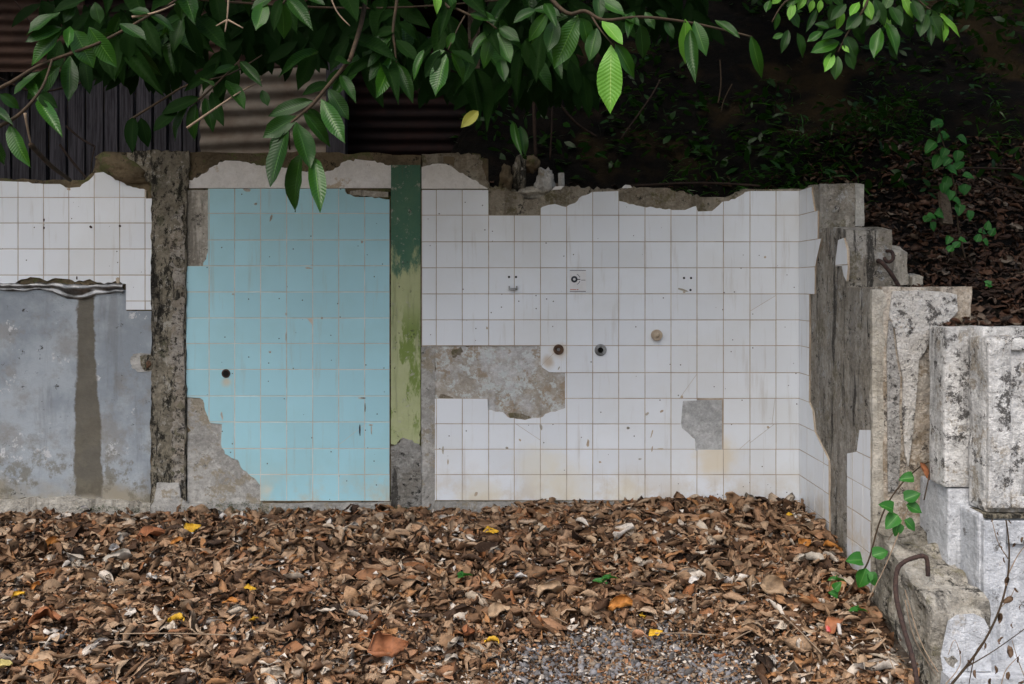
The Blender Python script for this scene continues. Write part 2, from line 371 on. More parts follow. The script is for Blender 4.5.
def prism_mesh(name, poly, d0, d1, mat, sidemat=None, origin=(0, 0)):
    if area(poly) < 0: poly = poly[::-1]
    n = len(poly); v = [(x - origin[0], y - origin[1], d1) for x, y in poly] + [(x - origin[0], y - origin[1], d0) for x, y in poly]
    f = [list(range(n)), list(range(2 * n - 1, n - 1, -1))] + [[i, i + n, (i + 1) % n + n, (i + 1) % n] for i in range(n)]
    me = pyd(name, v, f, mat)
    if sidemat:
        me.materials.append(sidemat)
        for i in range(1, len(me.polygons)): me.polygons[i].material_index = 1
    bm = bmesh.new(); bm.from_mesh(me); bmesh.ops.triangulate(bm, faces=[x for x in bm.faces if len(x.verts) > 4]); bm.to_mesh(me); bm.free()
    return me
_tc = {}
def tile_mesh(w, h, mat):
    k = (round(w, 4), round(h, 4), mat.name)
    if k in _tc: return _tc[k]
    c = .0012; T = .006; v = []
    for (e, z) in ((0, 0), (0, T - c), (c, T)):
        v += [(-w / 2 + e, -h / 2 + e, z), (w / 2 - e, -h / 2 + e, z), (w / 2 - e, h / 2 - e, z), (-w / 2 + e, h / 2 - e, z)]
    f = []
    for r in (0, 4):
        for i in range(4): f.append([r + i, r + (i + 1) % 4, r + 4 + (i + 1) % 4, r + 4 + i])
    f.append([8, 9, 10, 11])
    _tc[k] = pyd('tile', v, f, mat); return _tc[k]
JW = .0021
def tiles(wall, region, xs, ys, mat, d=-.006, cracks=(), skip=(), rnd=0):
    """region in (u,v); xs, ys ascending grid coordinates in (u,v)"""
    r = random.Random(rnd)
    for i in range(len(xs) - 1):
        for j in range(len(ys) - 1):
            if (i, j) in skip: continue
            x0, x1, y0, y1 = xs[i] + JW, xs[i + 1] - JW, ys[j] + JW, ys[j + 1] - JW
            x0 += r.uniform(-.0004, .0004); y1 += r.uniform(-.0004, .0004)
            p = clip(clip(clip(clip(region, 1, 0, x1), -1, 0, -x0), 0, 1, y1), 0, -1, -y0)
            if len(p) < 3: continue
            A = abs(area(p)); full = (x1 - x0) * (y1 - y0)
            if A < 2.0e-4: continue
            cx, cy = (x0 + x1) / 2, (y0 + y1) / 2
            pieces = [p]
            for (a, b) in cracks:
                mx, my = (a[0] + b[0]) / 2, (a[1] + b[1]) / 2
                if x0 < mx < x1 and y0 < my < y1:
                    nx, ny = b[1] - a[1], a[0] - b[0]; L = math.hypot(nx, ny); nx /= L; ny /= L; c = nx * a[0] + ny * a[1]
                    pieces = [q for pp in pieces for q in (clip(pp, nx, ny, c - .0009), clip(pp, -nx, -ny, -c - .0009)) if len(q) > 2 and abs(area(q)) > 1e-5]
            tl = (r.gauss(0, .0028), r.gauss(0, .0028))
            if len(pieces) == 1 and A > full * .995:
                o = wall.put('tile', tile_mesh(round(x1 - x0, 3), round(y1 - y0, 3), mat), cx, cy, d + r.uniform(-.0006, .0006))
            else:
                for q in pieces:
                    o = wall.put('tile', prism_mesh('tile', q, 0, .006, mat, M['biscuit'], (cx, cy)), cx, cy, d + r.uniform(-.0004, .0004))
                    o.rotation_euler = (tl[0], tl[1], 0)
            o.rotation_euler = (tl[0], tl[1], 0)
def rough_prism(name, poly, d0, d1, mat, cell=.035, amp=.006, nsc=6.0, edge=.012, seed=0.0, front_only=False):
    """poly (u,v) extruded from d0 to d1, cut into cells and roughened"""
    bm = bmesh.new()
    if area(poly) < 0: poly = poly[::-1]
    vs = [bm.verts.new((x, y, d0)) for x, y in poly]; f = bm.faces.new(vs)
    ex = bmesh.ops.extrude_face_region(bm, geom=[f])
    for e in ex['geom']:
        if isinstance(e, bmesh.types.BMVert): e.co.z = d1
    us = [p[0] for p in poly]; vv = [p[1] for p in poly]
    def cuts(lo, hi, ax):
        n = max(1, int((hi - lo) / cell))
        for k in range(1, n):
            co = Vector((0, 0, 0)); co[ax] = lo + (hi - lo) * k / n + .0001; no = Vector((0, 0, 0)); no[ax] = 1
            bmesh.ops.bisect_plane(bm, geom=bm.verts[:] + bm.edges[:] + bm.faces[:], plane_co=co, plane_no=no)
    cuts(min(us), max(us), 0); cuts(min(vv), max(vv), 1); cuts(d0, d1, 2)
    bmesh.ops.triangulate(bm, faces=[x for x in bm.faces if len(x.verts) > 4])
    bm.normal_update(); bmesh.ops.recalc_face_normals(bm, faces=bm.faces[:]); bm.normal_update()
    u0, v0 = seed, seed * 2
    for v in bm.verts:
        p = Vector((v.co.x + u0, v.co.y + v0, v.co.z)) * nsc
        n = v.normal.copy()
        a = noise.fractal(p, 1.0, 2.0, 5) * amp
        isface = abs(n.z) > .95
        w = a if isface else a * (edge / max(amp, 1e-6))
        v.co += n * w
    return bm_mesh(bm, name, mat, smooth=False)
def lin(a, b, n): return [a + (b - a) * i / n for i in range(n + 1)]

# ------------------------------------------------------------------ ground and hillside
def gz(x, y):
    b = -.062 if x > .2 else (-.10 if x < -1.2 else -.10 + .038 * (x + 1.2) / 1.4)
    base = b * max(0, min(1, (y - 4.6) / 1.0))
    if y > 5.25: z = base
    elif y > 4.05: z = base - .30 * (5.25 - y)
    else: z = base - .36 - .10 * (1 - math.exp(-(4.05 - y) * 2))
    pile = .055 * math.exp(-((x - 1.2) / .8) ** 2 - ((y - 5.75) / .22) ** 2)
    return z + pile + (.022 * noise.noise(Vector((x * 2.1, y * 2.1, 0))) if y < 5.9 else 0)
def axis(lo, hi, a, b, step, grow=1.35):
    v = [a + step * i for i in range(int((b - a) / step) + 1)]
    s = step; x = v[-1]
    while x < hi: s *= grow; x += s; v.append(x)
    s = step; x = v[0]; pre = []
    while x > lo: s *= grow; x -= s; pre.append(x)
    return pre[::-1] + v
gx = axis(-150, 150, -4.5, 3.2, .07); gy = axis(-150, 150, 2.2, 6.0, .07)
vv = [(x, y, gz(x, y)) for y in gy for x in gx]; nx = len(gx)
ff = [[j * nx + i, j * nx + i + 1, (j + 1) * nx + i + 1, (j + 1) * nx + i] for j in range(len(gy) - 1) for i in range(nx - 1)]
tag(mk('ground', pyd('ground', vv, ff, M['ground'], True)), kind='structure')

def hz(x, y):
    if x > 1.97: base = 1.10 + .52 * max(0, y - 4.75) + .25 * max(0, y - 6.2)
    else: base = 1.74 + .12 * (y - 6.1) + .75 * max(0, y - 6.35)
    t = max(max(0, min(1, (x - 1.97) / .5)), min(1, (6.1 - y) / .4))
    a = 1.74 + .12 * (y - 6.1) + .75 * max(0, y - 6.35); b = 1.10 + .52 * max(0, y - 4.75) + .25 * max(0, y - 6.2)
    if x > 1.97: base = a * (1 - t) + b * t
    if x < -.3:
        k = min(1, (-.3 - x) / .5); base = base * (1 - k) + k * (1.55 + .75 * max(0, y - 7.6))
    p = Vector((x * 1.3, y * 1.3, 3))
    return base + .16 * noise.fractal(p, 1, 2, 4) * min(1, max(0, y - 5.9) + .25)
hx = lin(-7, 7, 170); hy = lin(6.06, 13, 100)
vv = [(x, y, hz(x, y)) for y in hy for x in hx]; nx = len(hx)
ff = [[j * nx + i, j * nx + i + 1, (j + 1) * nx + i + 1, (j + 1) * nx + i] for j in range(len(hy) - 1) for i in range(nx - 1)]
# the strip of bank beside the side wall, running forward to the gatepost, same sheet of soil
x2 = lin(1.94, 6.94, 62); y2 = lin(4.45, 6.20, 28); off = len(vv); n2 = len(x2)
vv += [(x, y, hz(max(x, 1.98), y) - (.0 if y < 6.03 else .012)) for y in y2 for x in x2]
ff += [[off + j * n2 + i, off + j * n2 + i + 1, off + (j + 1) * n2 + i + 1, off + (j + 1) * n2 + i] for j in range(len(y2) - 1) for i in range(n2 - 1)]
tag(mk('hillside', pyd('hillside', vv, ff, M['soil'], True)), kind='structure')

# ------------------------------------------------------------------ back wall: left bay
rowsL = [V(y) for y in (310, 301, 275.1, 249, 223, 197.4, 171.5, 145)]
wl_ = Wall('ruined_wall', U(-20), V(515), 'left section of ruined wall, white tiles above bare blue-grey plaster', 'wall')
base = [(-420, 560), (-420, 178), (0, 178), (60, 180), (84, 180), (92, 171), (95, 156), (104, 151), (128, 152), (151, 152), (151, 560)]
wl_.put('masonry', rough_prism('masonry', uv_poly(jag(base, 1.2, 8, 3)), -.20, -.010, M['top_concrete'], .04, .004, 7, .008), 0, 0, 0)
regL = [(-320, 181), (0, 181), (25, 182), (44, 184), (60, 184), (68, 188), (80, 187), (88, 181), (95, 173), (104, 172), (115, 180), (130, 186), (146, 190), (146, 198.5), (153.5, 198.5), (153.5, 310), (126, 310), (126, 284),
        (115, 281), (104, 284), (90, 279), (75, 282), (66, 279), (55, 278), (47, 281), (40, 278), (30, 277), (18, 281), (10, 285), (0, 284), (-320, 284)]
xL = [U(18 + 25.4 * k) for k in range(-13, 6)] + [U(153.5)]
rl = uv_poly(jag(regL, .9, 4, 1))
wl_.put('mortar_bed', prism_mesh('mortar_bed', rl, -.012, -.0014, M['grout_tan']))
tiles(wl_, rl, xL, rowsL, M['white_tile'], rnd=1)
pl = [(-420, 290), (126, 290), (126, 311), (152, 311), (150, 505), (120, 500), (60, 497), (0, 499), (-420, 499)]
wl_.put('plaster', rough_prism('plaster', uv_poly(jag(pl, 1, 9, 5)), -.011, -.003, M['bluegrey'], .05, .002, 5, .001))
wl_.put('ledge', rough_prism('ledge', uv_poly(jag([(-420, 499), (0, 499), (60, 496), (110, 499), (152, 503), (152, 560), (-420, 560)], 1.5, 6, 9)), -.009, .028, M['tan_concrete'], .035, .006, 9, .006))
# broken lump of render on top corner
def lump(name, c, r, mat, seed, sub=3, amp=.25):
    bm = bmesh.new(); bmesh.ops.create_icosphere(bm, subdivisions=sub, radius=1)
    for v in bm.verts:
        n = noise.fractal(v.co * 1.6 + Vector((seed, 0, 0)), 1, 2, 5); n2 = noise.noise(v.co * .9 + Vector((0, seed, 0)))
        v.co *= 1 + amp * n + amp * .6 * n2
        v.co.x *= r[0]; v.co.y *= r[1]; v.co.z *= r[2]
    return bm_mesh(bm, name, mat, sub > 2)
o = wl_.put('render_lump', lump('render_lump', 0, (.16, .075, .05), M['top_concrete'], 2.2, 4, .16), U(122), V(168), -.005)
o.rotation_euler = (0, 0, -.42)
# crumpled metal edging
def strip_mesh():
    v = []; f = []; n = 60
    prof = [(-.022, .0), (-.016, .022), (.0, .030), (.010, .016), (.016, .006), (.024, .020), (.034, .012), (.036, -.002)]
    for i in range(n + 1):
        u = U(-300) + (U(124) - U(-300)) * i / n
        px = u / SP + CX; cy = 285.5 + (4.0 * math.exp(-((px - 84) / 30) ** 2)) + .9 * math.sin(px * .11) + .5 * math.sin(px * .31)
        wob = noise.noise(Vector((u * 6, 0, 0)))
        for k, (a, b) in enumerate(prof):
            v.append((u, V(cy) - a * (1 + .5 * wob) * (.75 + .6 * math.exp(-((px - 80) / 40) ** 2)) + .010 * noise.noise(Vector((u * 11, k * .8, 0))), b * (1.0 + 1.6 * noise.noise(Vector((u * 8, k * .7, 2)))) - .006))
    m = len(prof)
    for i in range(n):
        for k in range(m - 1): f.append([i * m + k, i * m + k + 1, (i + 1) * m + k + 1, (i + 1) * m + k])
    me = pyd('metal_edging', v, f, M['chrome'], True); return me
wl_.put('metal_edging', strip_mesh())
for k, (a, b, h) in enumerate(((17, 38, 6), (44, 66, 5), (68, 92, 4))):
    wl_.put('sheet_fold', prism_mesh('sheet_fold', uv_poly([(a, 288)] + [(a + (b - a) * t / 7, 288 - 2 - h * math.sin(math.pi * (t + .4) / 7.8)) for t in range(8)] + [(b, 288)]), -.004, .004, M['top_concrete']))
wl_.put('broken_render', prism_mesh('broken_render', uv_poly(jag([(130, 360), (133, 354), (141, 353), (153, 354), (153, 371), (140, 372), (133, 369)], 1, 2, 3)), -.008, .0015, M['grey_plaster']))
wl_.put('hole_shade_patch', prism_mesh('hole_shade_patch', uv_poly(jag([(140, 356), (146, 354.5), (153, 355), (153, 370), (145, 371), (141, 366)], 1, 2, 4)), -.008, .0025, M['mould']))  # raised dark patch stands for the shade in the broken recess
o = wl_.put('rust_clump', lump('rust_clump', 0, (.018, .020, .010), M['brownplastic'], 9, 3, .6), U(149), V(364), .002)

# mouldy pillar
pm = Wall('concrete_pillar', U(170), V(515), 'mould-blackened bare concrete pillar between the grey plaster and the blue tiles', 'pillar')
pp = [(152, 560), (152, 186), (146, 178), (130, 166), (128, 153), (150, 150), (170, 152), (189, 151), (190, 170), (187, 190), (186, 400), (186, 560)]
pm.put('shaft', rough_prism('shaft', uv_poly(jag(pp, 2, 5, 11)), -.21, .010, M['mould'], .02, .014, 11, .014))
pm.put('pale_render', rough_prism('pale_render', uv_poly(jag([(174, 215), (183, 205), (185.5, 240), (185.5, 300), (184, 330), (185.5, 380), (185, 480), (176, 484), (172, 440), (177, 400), (170, 350), (175, 300), (171, 250)], 2.5, 3, 3)), .0, .0165, M['pale_mould'], .018, .010, 16, .006, 3))
pm.put('foot', rough_prism('foot', uv_poly([(146, 560), (150, 507), (156, 500), (158, 482), (180, 482), (182, 497), (192, 506), (192, 560)]), -.01, .024, M['grey_plaster'], .025, .006, 9, .006))

# ------------------------------------------------------------------ blue bay
wb = Wall('ruined_wall', U(288), V(512), 'blue-tiled section of ruined wall under a broken white plaster band', 'wall')
bb = [(187, 560), (187, 152), (240, 153), (300, 151), (330, 152), (391, 154), (391, 560)]
wb.put('masonry', rough_prism('masonry', uv_poly(jag(bb, 1.0, 8, 4)), -.20, -.010, M['top_concrete'], .04, .004, 7, .010, 3.3))
regB = [(208, 188.5), (345, 188.5), (347, 194), (356, 197), (372, 197), (389.5, 199.5), (389.5, 501), (260, 501), (260, 485), (254, 478), (243, 470), (238, 460), (225, 454), (221, 444), (222, 424), (210.5, 423), (205, 410), (203, 400), (200, 398), (186, 397),
        (186, 266), (203, 266), (208, 252)]
rb = uv_poly(jag(regB, .9, 4, 2))
wb.put('mortar_bed', prism_mesh('mortar_bed', rb, -.012, -.0012, M['grout_pale']))
xB = [U(x) for x in (186, 209, 234.6, 260.5, 286.6, 312.6, 338.6, 364.6, 389.7)]
yB = [V(y) for y in (501, 474.6, 448.6, 422, 396, 369.5, 343.5, 318, 292, 265.8, 240, 213.4, 188.3)]
tiles(wb, rb, xB, yB, M['blue_tile'], rnd=2, cracks=[((U(345), V(440)), (U(364), V(425)))])
bandB = [(189, 188), (189, 180), (197, 178), (207, 172), (212, 167), (225, 160.5), (240, 161), (262, 166), (285, 168), (310, 171), (325, 172), (335, 168), (343, 162), (358, 159.5), (372, 161), (391, 165), (391, 188)]
wb.put('plaster_band', prism_mesh('plaster_band', uv_poly(jag(bandB, 1.3, 3, 6)), -.012, .000, M['plaster']))
wb.put('plaster', rough_prism('plaster', uv_poly(jag([(187, 266), (187, 190), (208, 190), (208, 252), (203, 266)], .5, 5, 3)), -.0105, -.006, M['tan_concrete'], .04, .002, 9, .001))
wb.put('plaster', rough_prism('plaster', uv_poly([(187, 506), (187, 394), (262, 394), (262, 506)]), -.0105, -.0075, M['grey_plaster'], .03, .0012, 9, .001), label='exposed grey plaster where the lower left blue tiles have fallen off')
wb.put('brown_residue', rough_prism('brown_residue', uv_poly(jag([(349, 196), (350, 191), (360, 190), (372, 191), (388, 192), (388, 197), (372, 197), (358, 195)], .8, 3, 5)), -.010, -.001, M['tan_concrete'], .03, .002, 20, .001))
wb.put('ledge', rough_prism('ledge', uv_poly(jag([(187, 560), (187, 503), (262, 503.5), (391, 502), (391, 560)], 1.2, 6, 8)), -.0095, .022, M['grey_plaster'], .03, .005, 9, .006, 5))
def disc(name, r, h, mat, n=20, inner=None, depth=.0):
    """cylinder or ring facing +d"""
    bm = bmesh.new(); prof = [(r, 0), (r, h * .7), (r * .92, h)] + ([(inner, h), (inner, depth)] if inner else []) + [(0, depth if inner else h)]
    rings = []
    for (rr, zz) in prof:
        if rr == 0: rings.append([bm.verts.new((0, 0, zz))])
        else: rings.append([bm.verts.new((rr * math.cos(2 * math.pi * i / n), rr * math.sin(2 * math.pi * i / n), zz)) for i in range(n)])
    for a, b in zip(rings[:-1], rings[1:]):
        for i in range(n):
            if len(b) == 1: bm.faces.new([a[i], a[(i + 1) % n], b[0]])
            else: bm.faces.new([a[i], a[(i + 1) % n], b[(i + 1) % n], b[i]])
    return bm_mesh(bm, name, mat)
h = wb.put('pipe_hole', disc('pipe_hole', 4.4 * SP, .004, M['rust'], 16, 3 * SP, .001), U(226), V(373.5), .0)
mk('hole_shadow', disc('pipe_core_or_shade', 3 * SP, .0025, M['black'], 14), h, (0, 0, 0)).name = 'pipe_core_or_shade'  # black disc stands in for the shade inside the pipe hole

# green pillar
pg = Wall('concrete_pillar', U(406), V(512), 'narrow pillar of flaking dark and pale green paint right of the blue tiles', 'pillar')
pg.put('shaft', rough_prism('shaft', uv_poly([(391.5, 560), (391.5, 155), (421, 155), (421, 346), (435, 346), (435, 560)]), -.205, -.0095, M['top_concrete'], .04, .003, 9, .008, 8))
pg.put('green_paint', prism_mesh('green_paint', uv_poly(jag([(391, 165), (420.5, 165), (420.5, 430), (418, 448), (410, 441), (402, 438), (396, 446), (391, 444)], 1.2, 3, 5)), -.011, .0015, M['green_coat']))
pg.put('peeled_base', rough_prism('peeled_base', uv_poly(jag([(391, 560), (391, 446), (397, 444), (403, 437), (412, 440), (421, 447), (421, 560)], 1.6, 4, 7)), -.010, .004, M['dirty_plaster'], .025, .008, 14, .004, 2))
pg.put('bare_strip', rough_prism('bare_strip', uv_poly([(421.2, 560), (421.2, 347), (435, 347), (435, 560)]), -.0095, -.004, M['grey_plaster'], .03, .003, 12, .002, 6))

# ------------------------------------------------------------------ white bay
ww = Wall('ruined_wall', U(620), V(505), 'wide white-tiled section of ruined wall with old pipe outlets', 'wall')
top = [(421.6, 560), (421.6, 154), (455, 153), (480, 155), (488, 188), (500, 186), (515, 192), (528, 199), (540, 198), (552, 190), (575, 187), (600, 189), (640, 187), (668, 188), (686, 193), (700, 197), (728, 197), (745, 189), (760, 189), (808, 189), (812, 187), (862, 186), (862, 560)]
ww.put('masonry', rough_prism('masonry', uv_poly(jag(top, 1.8, 3, 14)), -.20, -.010, M['brown_concrete'], .045, .004, 7, .010, 12))
# broken beam stub above
regW = [(421.5, 190), (488.2, 190), (488.6, 215.2), (540.2, 215.2), (540.5, 208), (548, 205), (555, 204), (566, 207), (575, 203), (582, 196), (592, 192), (618.5, 191), (619, 201), (640, 206), (660, 208), (672, 210), (685, 210), (696, 206), (698, 211.5), (712, 211), (722, 202), (735, 199),
        (745, 192), (750, 191), (800.6, 191), (800.6, 504), (762, 500.5), (746, 492), (744, 500.5), (435, 500.5), (435, 398.5), (487.5, 398.5), (488, 410), (503, 412), (510, 418), (525, 420), (540, 418), (548, 413), (565, 408), (565, 373), (549, 372), (540.4, 365), (540.4, 346), (421.5, 346)]
rw = uv_poly(jag(regW, .9, 4, 21))
ww.put('mortar_bed', prism_mesh('mortar_bed', rw, -.0125, -.0014, M['grout_tan']))
xW = [U(x) for x in (421.7, 436.3, 462.3, 488.6, 514.3, 540.4, 566.7, 592.7, 618.7, 645, 671, 697, 723.4, 750, 776, 800.4)]
yW = [V(y) for y in (526, 500.5, 474.7, 449.3, 423.9, 398.4, 372.7, 345.6, 319.9, 293.9, 267.8, 241.8, 215.2, 189.5)]
cr = [((775, 398), (772, 424)), ((773, 425), (751, 442)), ((751, 439), (739, 449.5)), ((560, 347), (541, 366)), ((682, 395), (697, 374)), ((516, 424), (540, 440)), ((752, 310), (775, 296))]
tiles(ww, rw, xW, yW, M['white_tile'], rnd=3, skip={(10, 4), (11, 4), (10, 3), (11, 3)}, cracks=[((U(a[0]), V(a[1])), (U(b[0]), V(b[1]))) for a, b in cr])
for q in ([(671.4, 398.8), (696.7, 398.8), (696.7, 400.5), (683, 401), (682, 410), (681, 423.6), (671.4, 423.6)], [(671.4, 424.2), (681, 424.2), (682, 428), (690, 435), (695, 439), (695.5, 448.9), (671.4, 448.9)]):
    ww.put('tile', prism_mesh('tile', uv_poly(jag(q, .5, 4, 3)), -.006, 0, M['white_tile'], M['biscuit']))
ww.put('plaster_patch', prism_mesh('plaster_patch', uv_poly([(680, 400), (722, 400), (722, 452), (710, 455), (694, 450), (694, 438), (680, 428)]), -.006, -.0004, M['pale_plaster']), label='small pale grey patch where two tiles are missing')
bandW = [(421.6, 188.6), (421.6, 167), (427, 165.5), (438, 163.5), (446, 164), (455, 169), (465, 175), (478, 182), (488, 188.6)]
ww.put('plaster_band', prism_mesh('plaster_band', uv_poly(jag(bandW, 1.0, 3, 9)), -.012, .000, M['plaster']))
ww.put('plaster_patch', rough_prism('plaster_patch', uv_poly([(421.7, 345), (541, 345), (542, 364), (550, 371), (566, 372), (566, 410), (548, 416), (525, 423), (508, 420), (487, 413), (487, 400), (436, 400), (436, 398), (421.7, 398)]), -.0105, -.0078, M['patch_plaster'], .03, .0012, 9, .001, 4), label='large mottled grey patch of bare plaster among the white tiles')
ww.put('ledge', rough_prism('ledge', uv_poly([(435.5, 560), (435.5, 501.5), (600, 501.5), (801, 505), (801, 560)]), -.0095, .016, M['grey_plaster'], .03, .004, 9, .005, 9))
for k, (a, b, y0, y1, dd) in enumerate(((443, 454, 156, 189, .006), (456, 470, 155, 189, -.003), (472, 480, 153, 189, .012), (480, 488, 157, 190, .02))):
    ww.put('broken_beam', rough_prism('broken_beam', uv_poly(jag([(a + 1, y1), (a, y0), (b, y0 + 1), (b, y1)], .8, 5, k)), -.16, -.012 + dd * .4 - .004 * k, M['top_concrete'], .03, .004, 12, .006, k * 3))
# pipe outlets
h = ww.put('pipe_socket', disc('pipe_socket', 5.2 * SP, .012, M['brownplastic'], 20, 3.4 * SP, .002), U(558.5), V(349.5), 0, 'brown rusty pipe socket')
mk('pipe_core_or_shade', disc('pipe_core_or_shade', 1.6 * SP, .006, M['chrome'], 12), h, (0, 0, .001))
h = ww.put('pipe_socket', disc('pipe_socket', 6.0 * SP, .010, M['chrome'], 24, 4.4 * SP, .002), U(600.5), V(350), 0, 'grey chrome pipe ring')
mk('pipe_core_or_shade', disc('pipe_core_or_shade', 2.8 * SP, .007, M['black'], 14, 1.2 * SP, .001), h, (0, 0, .001))  # black disc gives the shaded inside of the pipe ring
h = ww.put('wall_plug', disc('wall_plug', 5.6 * SP, .028, M['beige'], 20), U(656.5), V(335), 0, 'round beige plug')
mk('plug_nub', lump('plug_nub', 0, (.014, .014, .012), M['beige'], 3, 2), h, (0, 0, .028))
bm = bmesh.new()
for (a, b, c, sx, sy, sz) in ((0, 0, .004, .05, .012, .008), (-.022, .008, .008, .008, .02, .014), (.022, .008, .008, .008, .02, .014), (0, -.004, .012, .03, .008, .012)):
    r = bmesh.ops.create_cube(bm, size=1); bmesh.ops.scale(bm, vec=(sx, sy, sz), verts=r['verts']); bmesh.ops.translate(bm, vec=(a, b, c), verts=r['verts'])
ww.put('soap_bracket', bm_mesh(bm, 'soap_bracket', M['chrome']), U(513), V(289), .0)
for (x, y) in ((509, 277), (516, 277), (684, 278), (691, 278), (690.5, 290)): ww.put('screw_hole', disc('screw_hole', 1.2 * SP, .0015, M['black'], 8), U(x), V(y), 0)  # raised black discs, the shade of the holes put into colour
chips = [(541, 427, 3, 9, -.25), (588, 443, 4, 10, .05), (600, 462, 3, 3, .5), (647, 414, 7, 3, -.7), (662, 411, 5, 3, -.5), (652, 433, 1.5, 10, .3), (628, 428, 4, 3, 0), (652, 449, 2, 8, .1), (661, 449, 9, 2, 0), (443, 450, 2.5, 10, 0), (448, 462, 2, 6, 0), (476, 494, 4, 6, .6),
         (507, 448, 4, 3, 0), (520, 440, 4, 2.5, .6), (682, 397, 4, 4, .3), (683, 290, 11, 3, .3), (684, 292, 4, 2, .3), (765, 257, 3, 3, .4), (640, 459, 5, 1.8, 0), (768, 427, 4, 3, .4), (487, 328, 2, 3, 0), (559, 368, 1.5, 5, .5)]
def chip(wall, x, y, w, hh, a, mat, k):
    r = random.Random(k); n = 7
    p = [(math.cos(t) * w / 2 * r.uniform(.5, 1.1), math.sin(t) * hh / 2 * r.uniform(.6, 1.1)) for t in [2 * math.pi * i / n for i in range(n)]]
    p = [(x + c * math.cos(a) - s_ * math.sin(a), y + c * math.sin(a) + s_ * math.cos(a)) for c, s_ in p]
    wall.put('chip', prism_mesh('chip', uv_poly(p), -.001, .0012, mat))
for k, c in enumerate(chips): chip(ww, *c, M['biscuit'] if k % 3 else M['tan_concrete'], k)
for k, c in enumerate(((271, 218, 3, 8, .3), (360, 430, 2, 14, 0), (362, 398, 8, 2.5, 0), (371, 425, 5, 2, 0), (365, 408, 1.5, 11, 0), (371.5, 430, 2, 10, 0), (308, 268, 8, 2, .1), (256, 204, 4, 3, 0), (247, 190, 9, 4, 0), (222, 416, 2.5, 10, -.2), (286, 337, 1.3, 12, 0), (362, 242, 3, 3, 0), (233, 294, 3, 2, 0), (286, 314, 3, 3, 0), (322, 318, 3, 2.5, 0), (270, 352, 3, 3, 0))): chip(wb, *c, M['tan_concrete'] if k != 1 else M['ink'], k + 50)
for k, c in enumerate(((91, 227, 4, 3, 0), (120, 226, 3, 3.5, 0), (69, 189, 5, 3, 0), (44, 220, 2, 4, 0), (44, 228, 2, 4, 0), (77, 278, 2, 4, 0))): chip(wl_, *c, M['biscuit'] if k == 2 else M['rust'], k + 80)
for k, c in enumerate(((118, 280, 5, 9, 0),)): chip(wl_, *c, M['beige'], 90)

# printed sticker on a tile
st = Wall('sticker', U(577.5), V(281), 'small white printed sticker with a black dial symbol on a white tile', 'sticker')
st.put('card', prism_mesh('card', uv_poly([(569.5, 270), (586, 269.6), (586.3, 291.8), (569.7, 292)]), .0008, .0018, M['card']))
bm = bmesh.new()
def ringbm(cx, cy, r0, r1, a0=0, a1=2 * math.pi, n=20):
    vs = []
    for i in range(n + 1):
        a = a0 + (a1 - a0) * i / n
        vs.append((bm.verts.new((U(cx + r0 * math.cos(a)) - st.u0, V(cy + r0 * math.sin(a)) - st.v0, .0024)), bm.verts.new((U(cx + r1 * math.cos(a)) - st.u0, V(cy + r1 * math.sin(a)) - st.v0, .0024))))
    for p, q in zip(vs[:-1], vs[1:]): bm.faces.new([p[0], p[1], q[1], q[0]])
def barbm(x0, y0, x1, y1): bm.faces.new([bm.verts.new((U(x) - st.u0, V(y) - st.v0, .0024)) for x, y in ((x0, y0), (x1, y0), (x1, y1), (x0, y1))])
ringbm(574.3, 279.3, 1.3, 3.3); barbm(577, 278.9, 580.3, 279.8); ringbm(574.3, 279.3, 5.5, 6.0, -1.1, -.3, 6); ringbm(574.3, 279.3, 5.5, 6.0, .3, 1.1, 6)
barbm(581, 279.9, 585.4, 280.4); barbm(569.8, 291.0, 585.8, 291.6); barbm(569.8, 270.2, 585.8, 270.7)
me = bpy.data.meshes.new('printed_mark'); bm.to_mesh(me); bm.free(); me.materials.append(M['ink']); mk('printed_mark', me, st.o)
bm = bmesh.new(); barbm(570.2, 289.1, 576, 289.9); barbm(576.6, 289.1, 578.4, 289.9)
me = bpy.data.meshes.new('printed_mark'); bm.to_mesh(me); bm.free(); me.materials.append(M['redink']); mk('printed_mark', me, st.o)

# ------------------------------------------------------------------ side wall  (u = distance from the corner towards the road)
def SU(px): return D - F * XS / (px - CX)
def SV(px, py): return H - (py - HZ) * (XS / (px - CX))
ws = Wall('ruined_wall', .6, -.3, 'broken side wall running forward from the corner, strips of white tile left on bare concrete', 'wall', side=True)
def sblock(name, poly, w0, w1, mat, cell=.03, amp=.006, edge=.010, seed=0, nsc=8): return ws.put(name, rough_prism(name, poly, -w1, -w0, mat, cell, amp, nsc, edge, seed))
sblock('masonry', [(.002, -.7), (.002, 1.855), (.20, 1.862), (.37, 1.855), (.372, 1.61), (.60, 1.60), (.805, 1.575), (.81, 1.285), (1.17, 1.28), (1.175, -.7)], .010, .24, M['side_concrete'], .03, .004, .008, 40)
# stepped broken end face: extra blocks behind / to the right
sblock('broken_block', [(.60, 1.30), (.61, 1.47), (.72, 1.50), (.815, 1.46), (.815, 1.30)], .245, .32, M['tan_concrete'], .03, .008, .014, 3)
sblock('broken_block', [(.62, 1.28), (.62, 1.36), (.82, 1.34), (.82, 1.28)], .335, .40, M['tan_concrete'], .03, .008, .014, 4)
sblock('broken_block', [(.35, 1.62), (.35, 1.84), (.385, 1.85), (.385, 1.62)], .20, .247, M['concrete'], .02, .004, .006, 4)
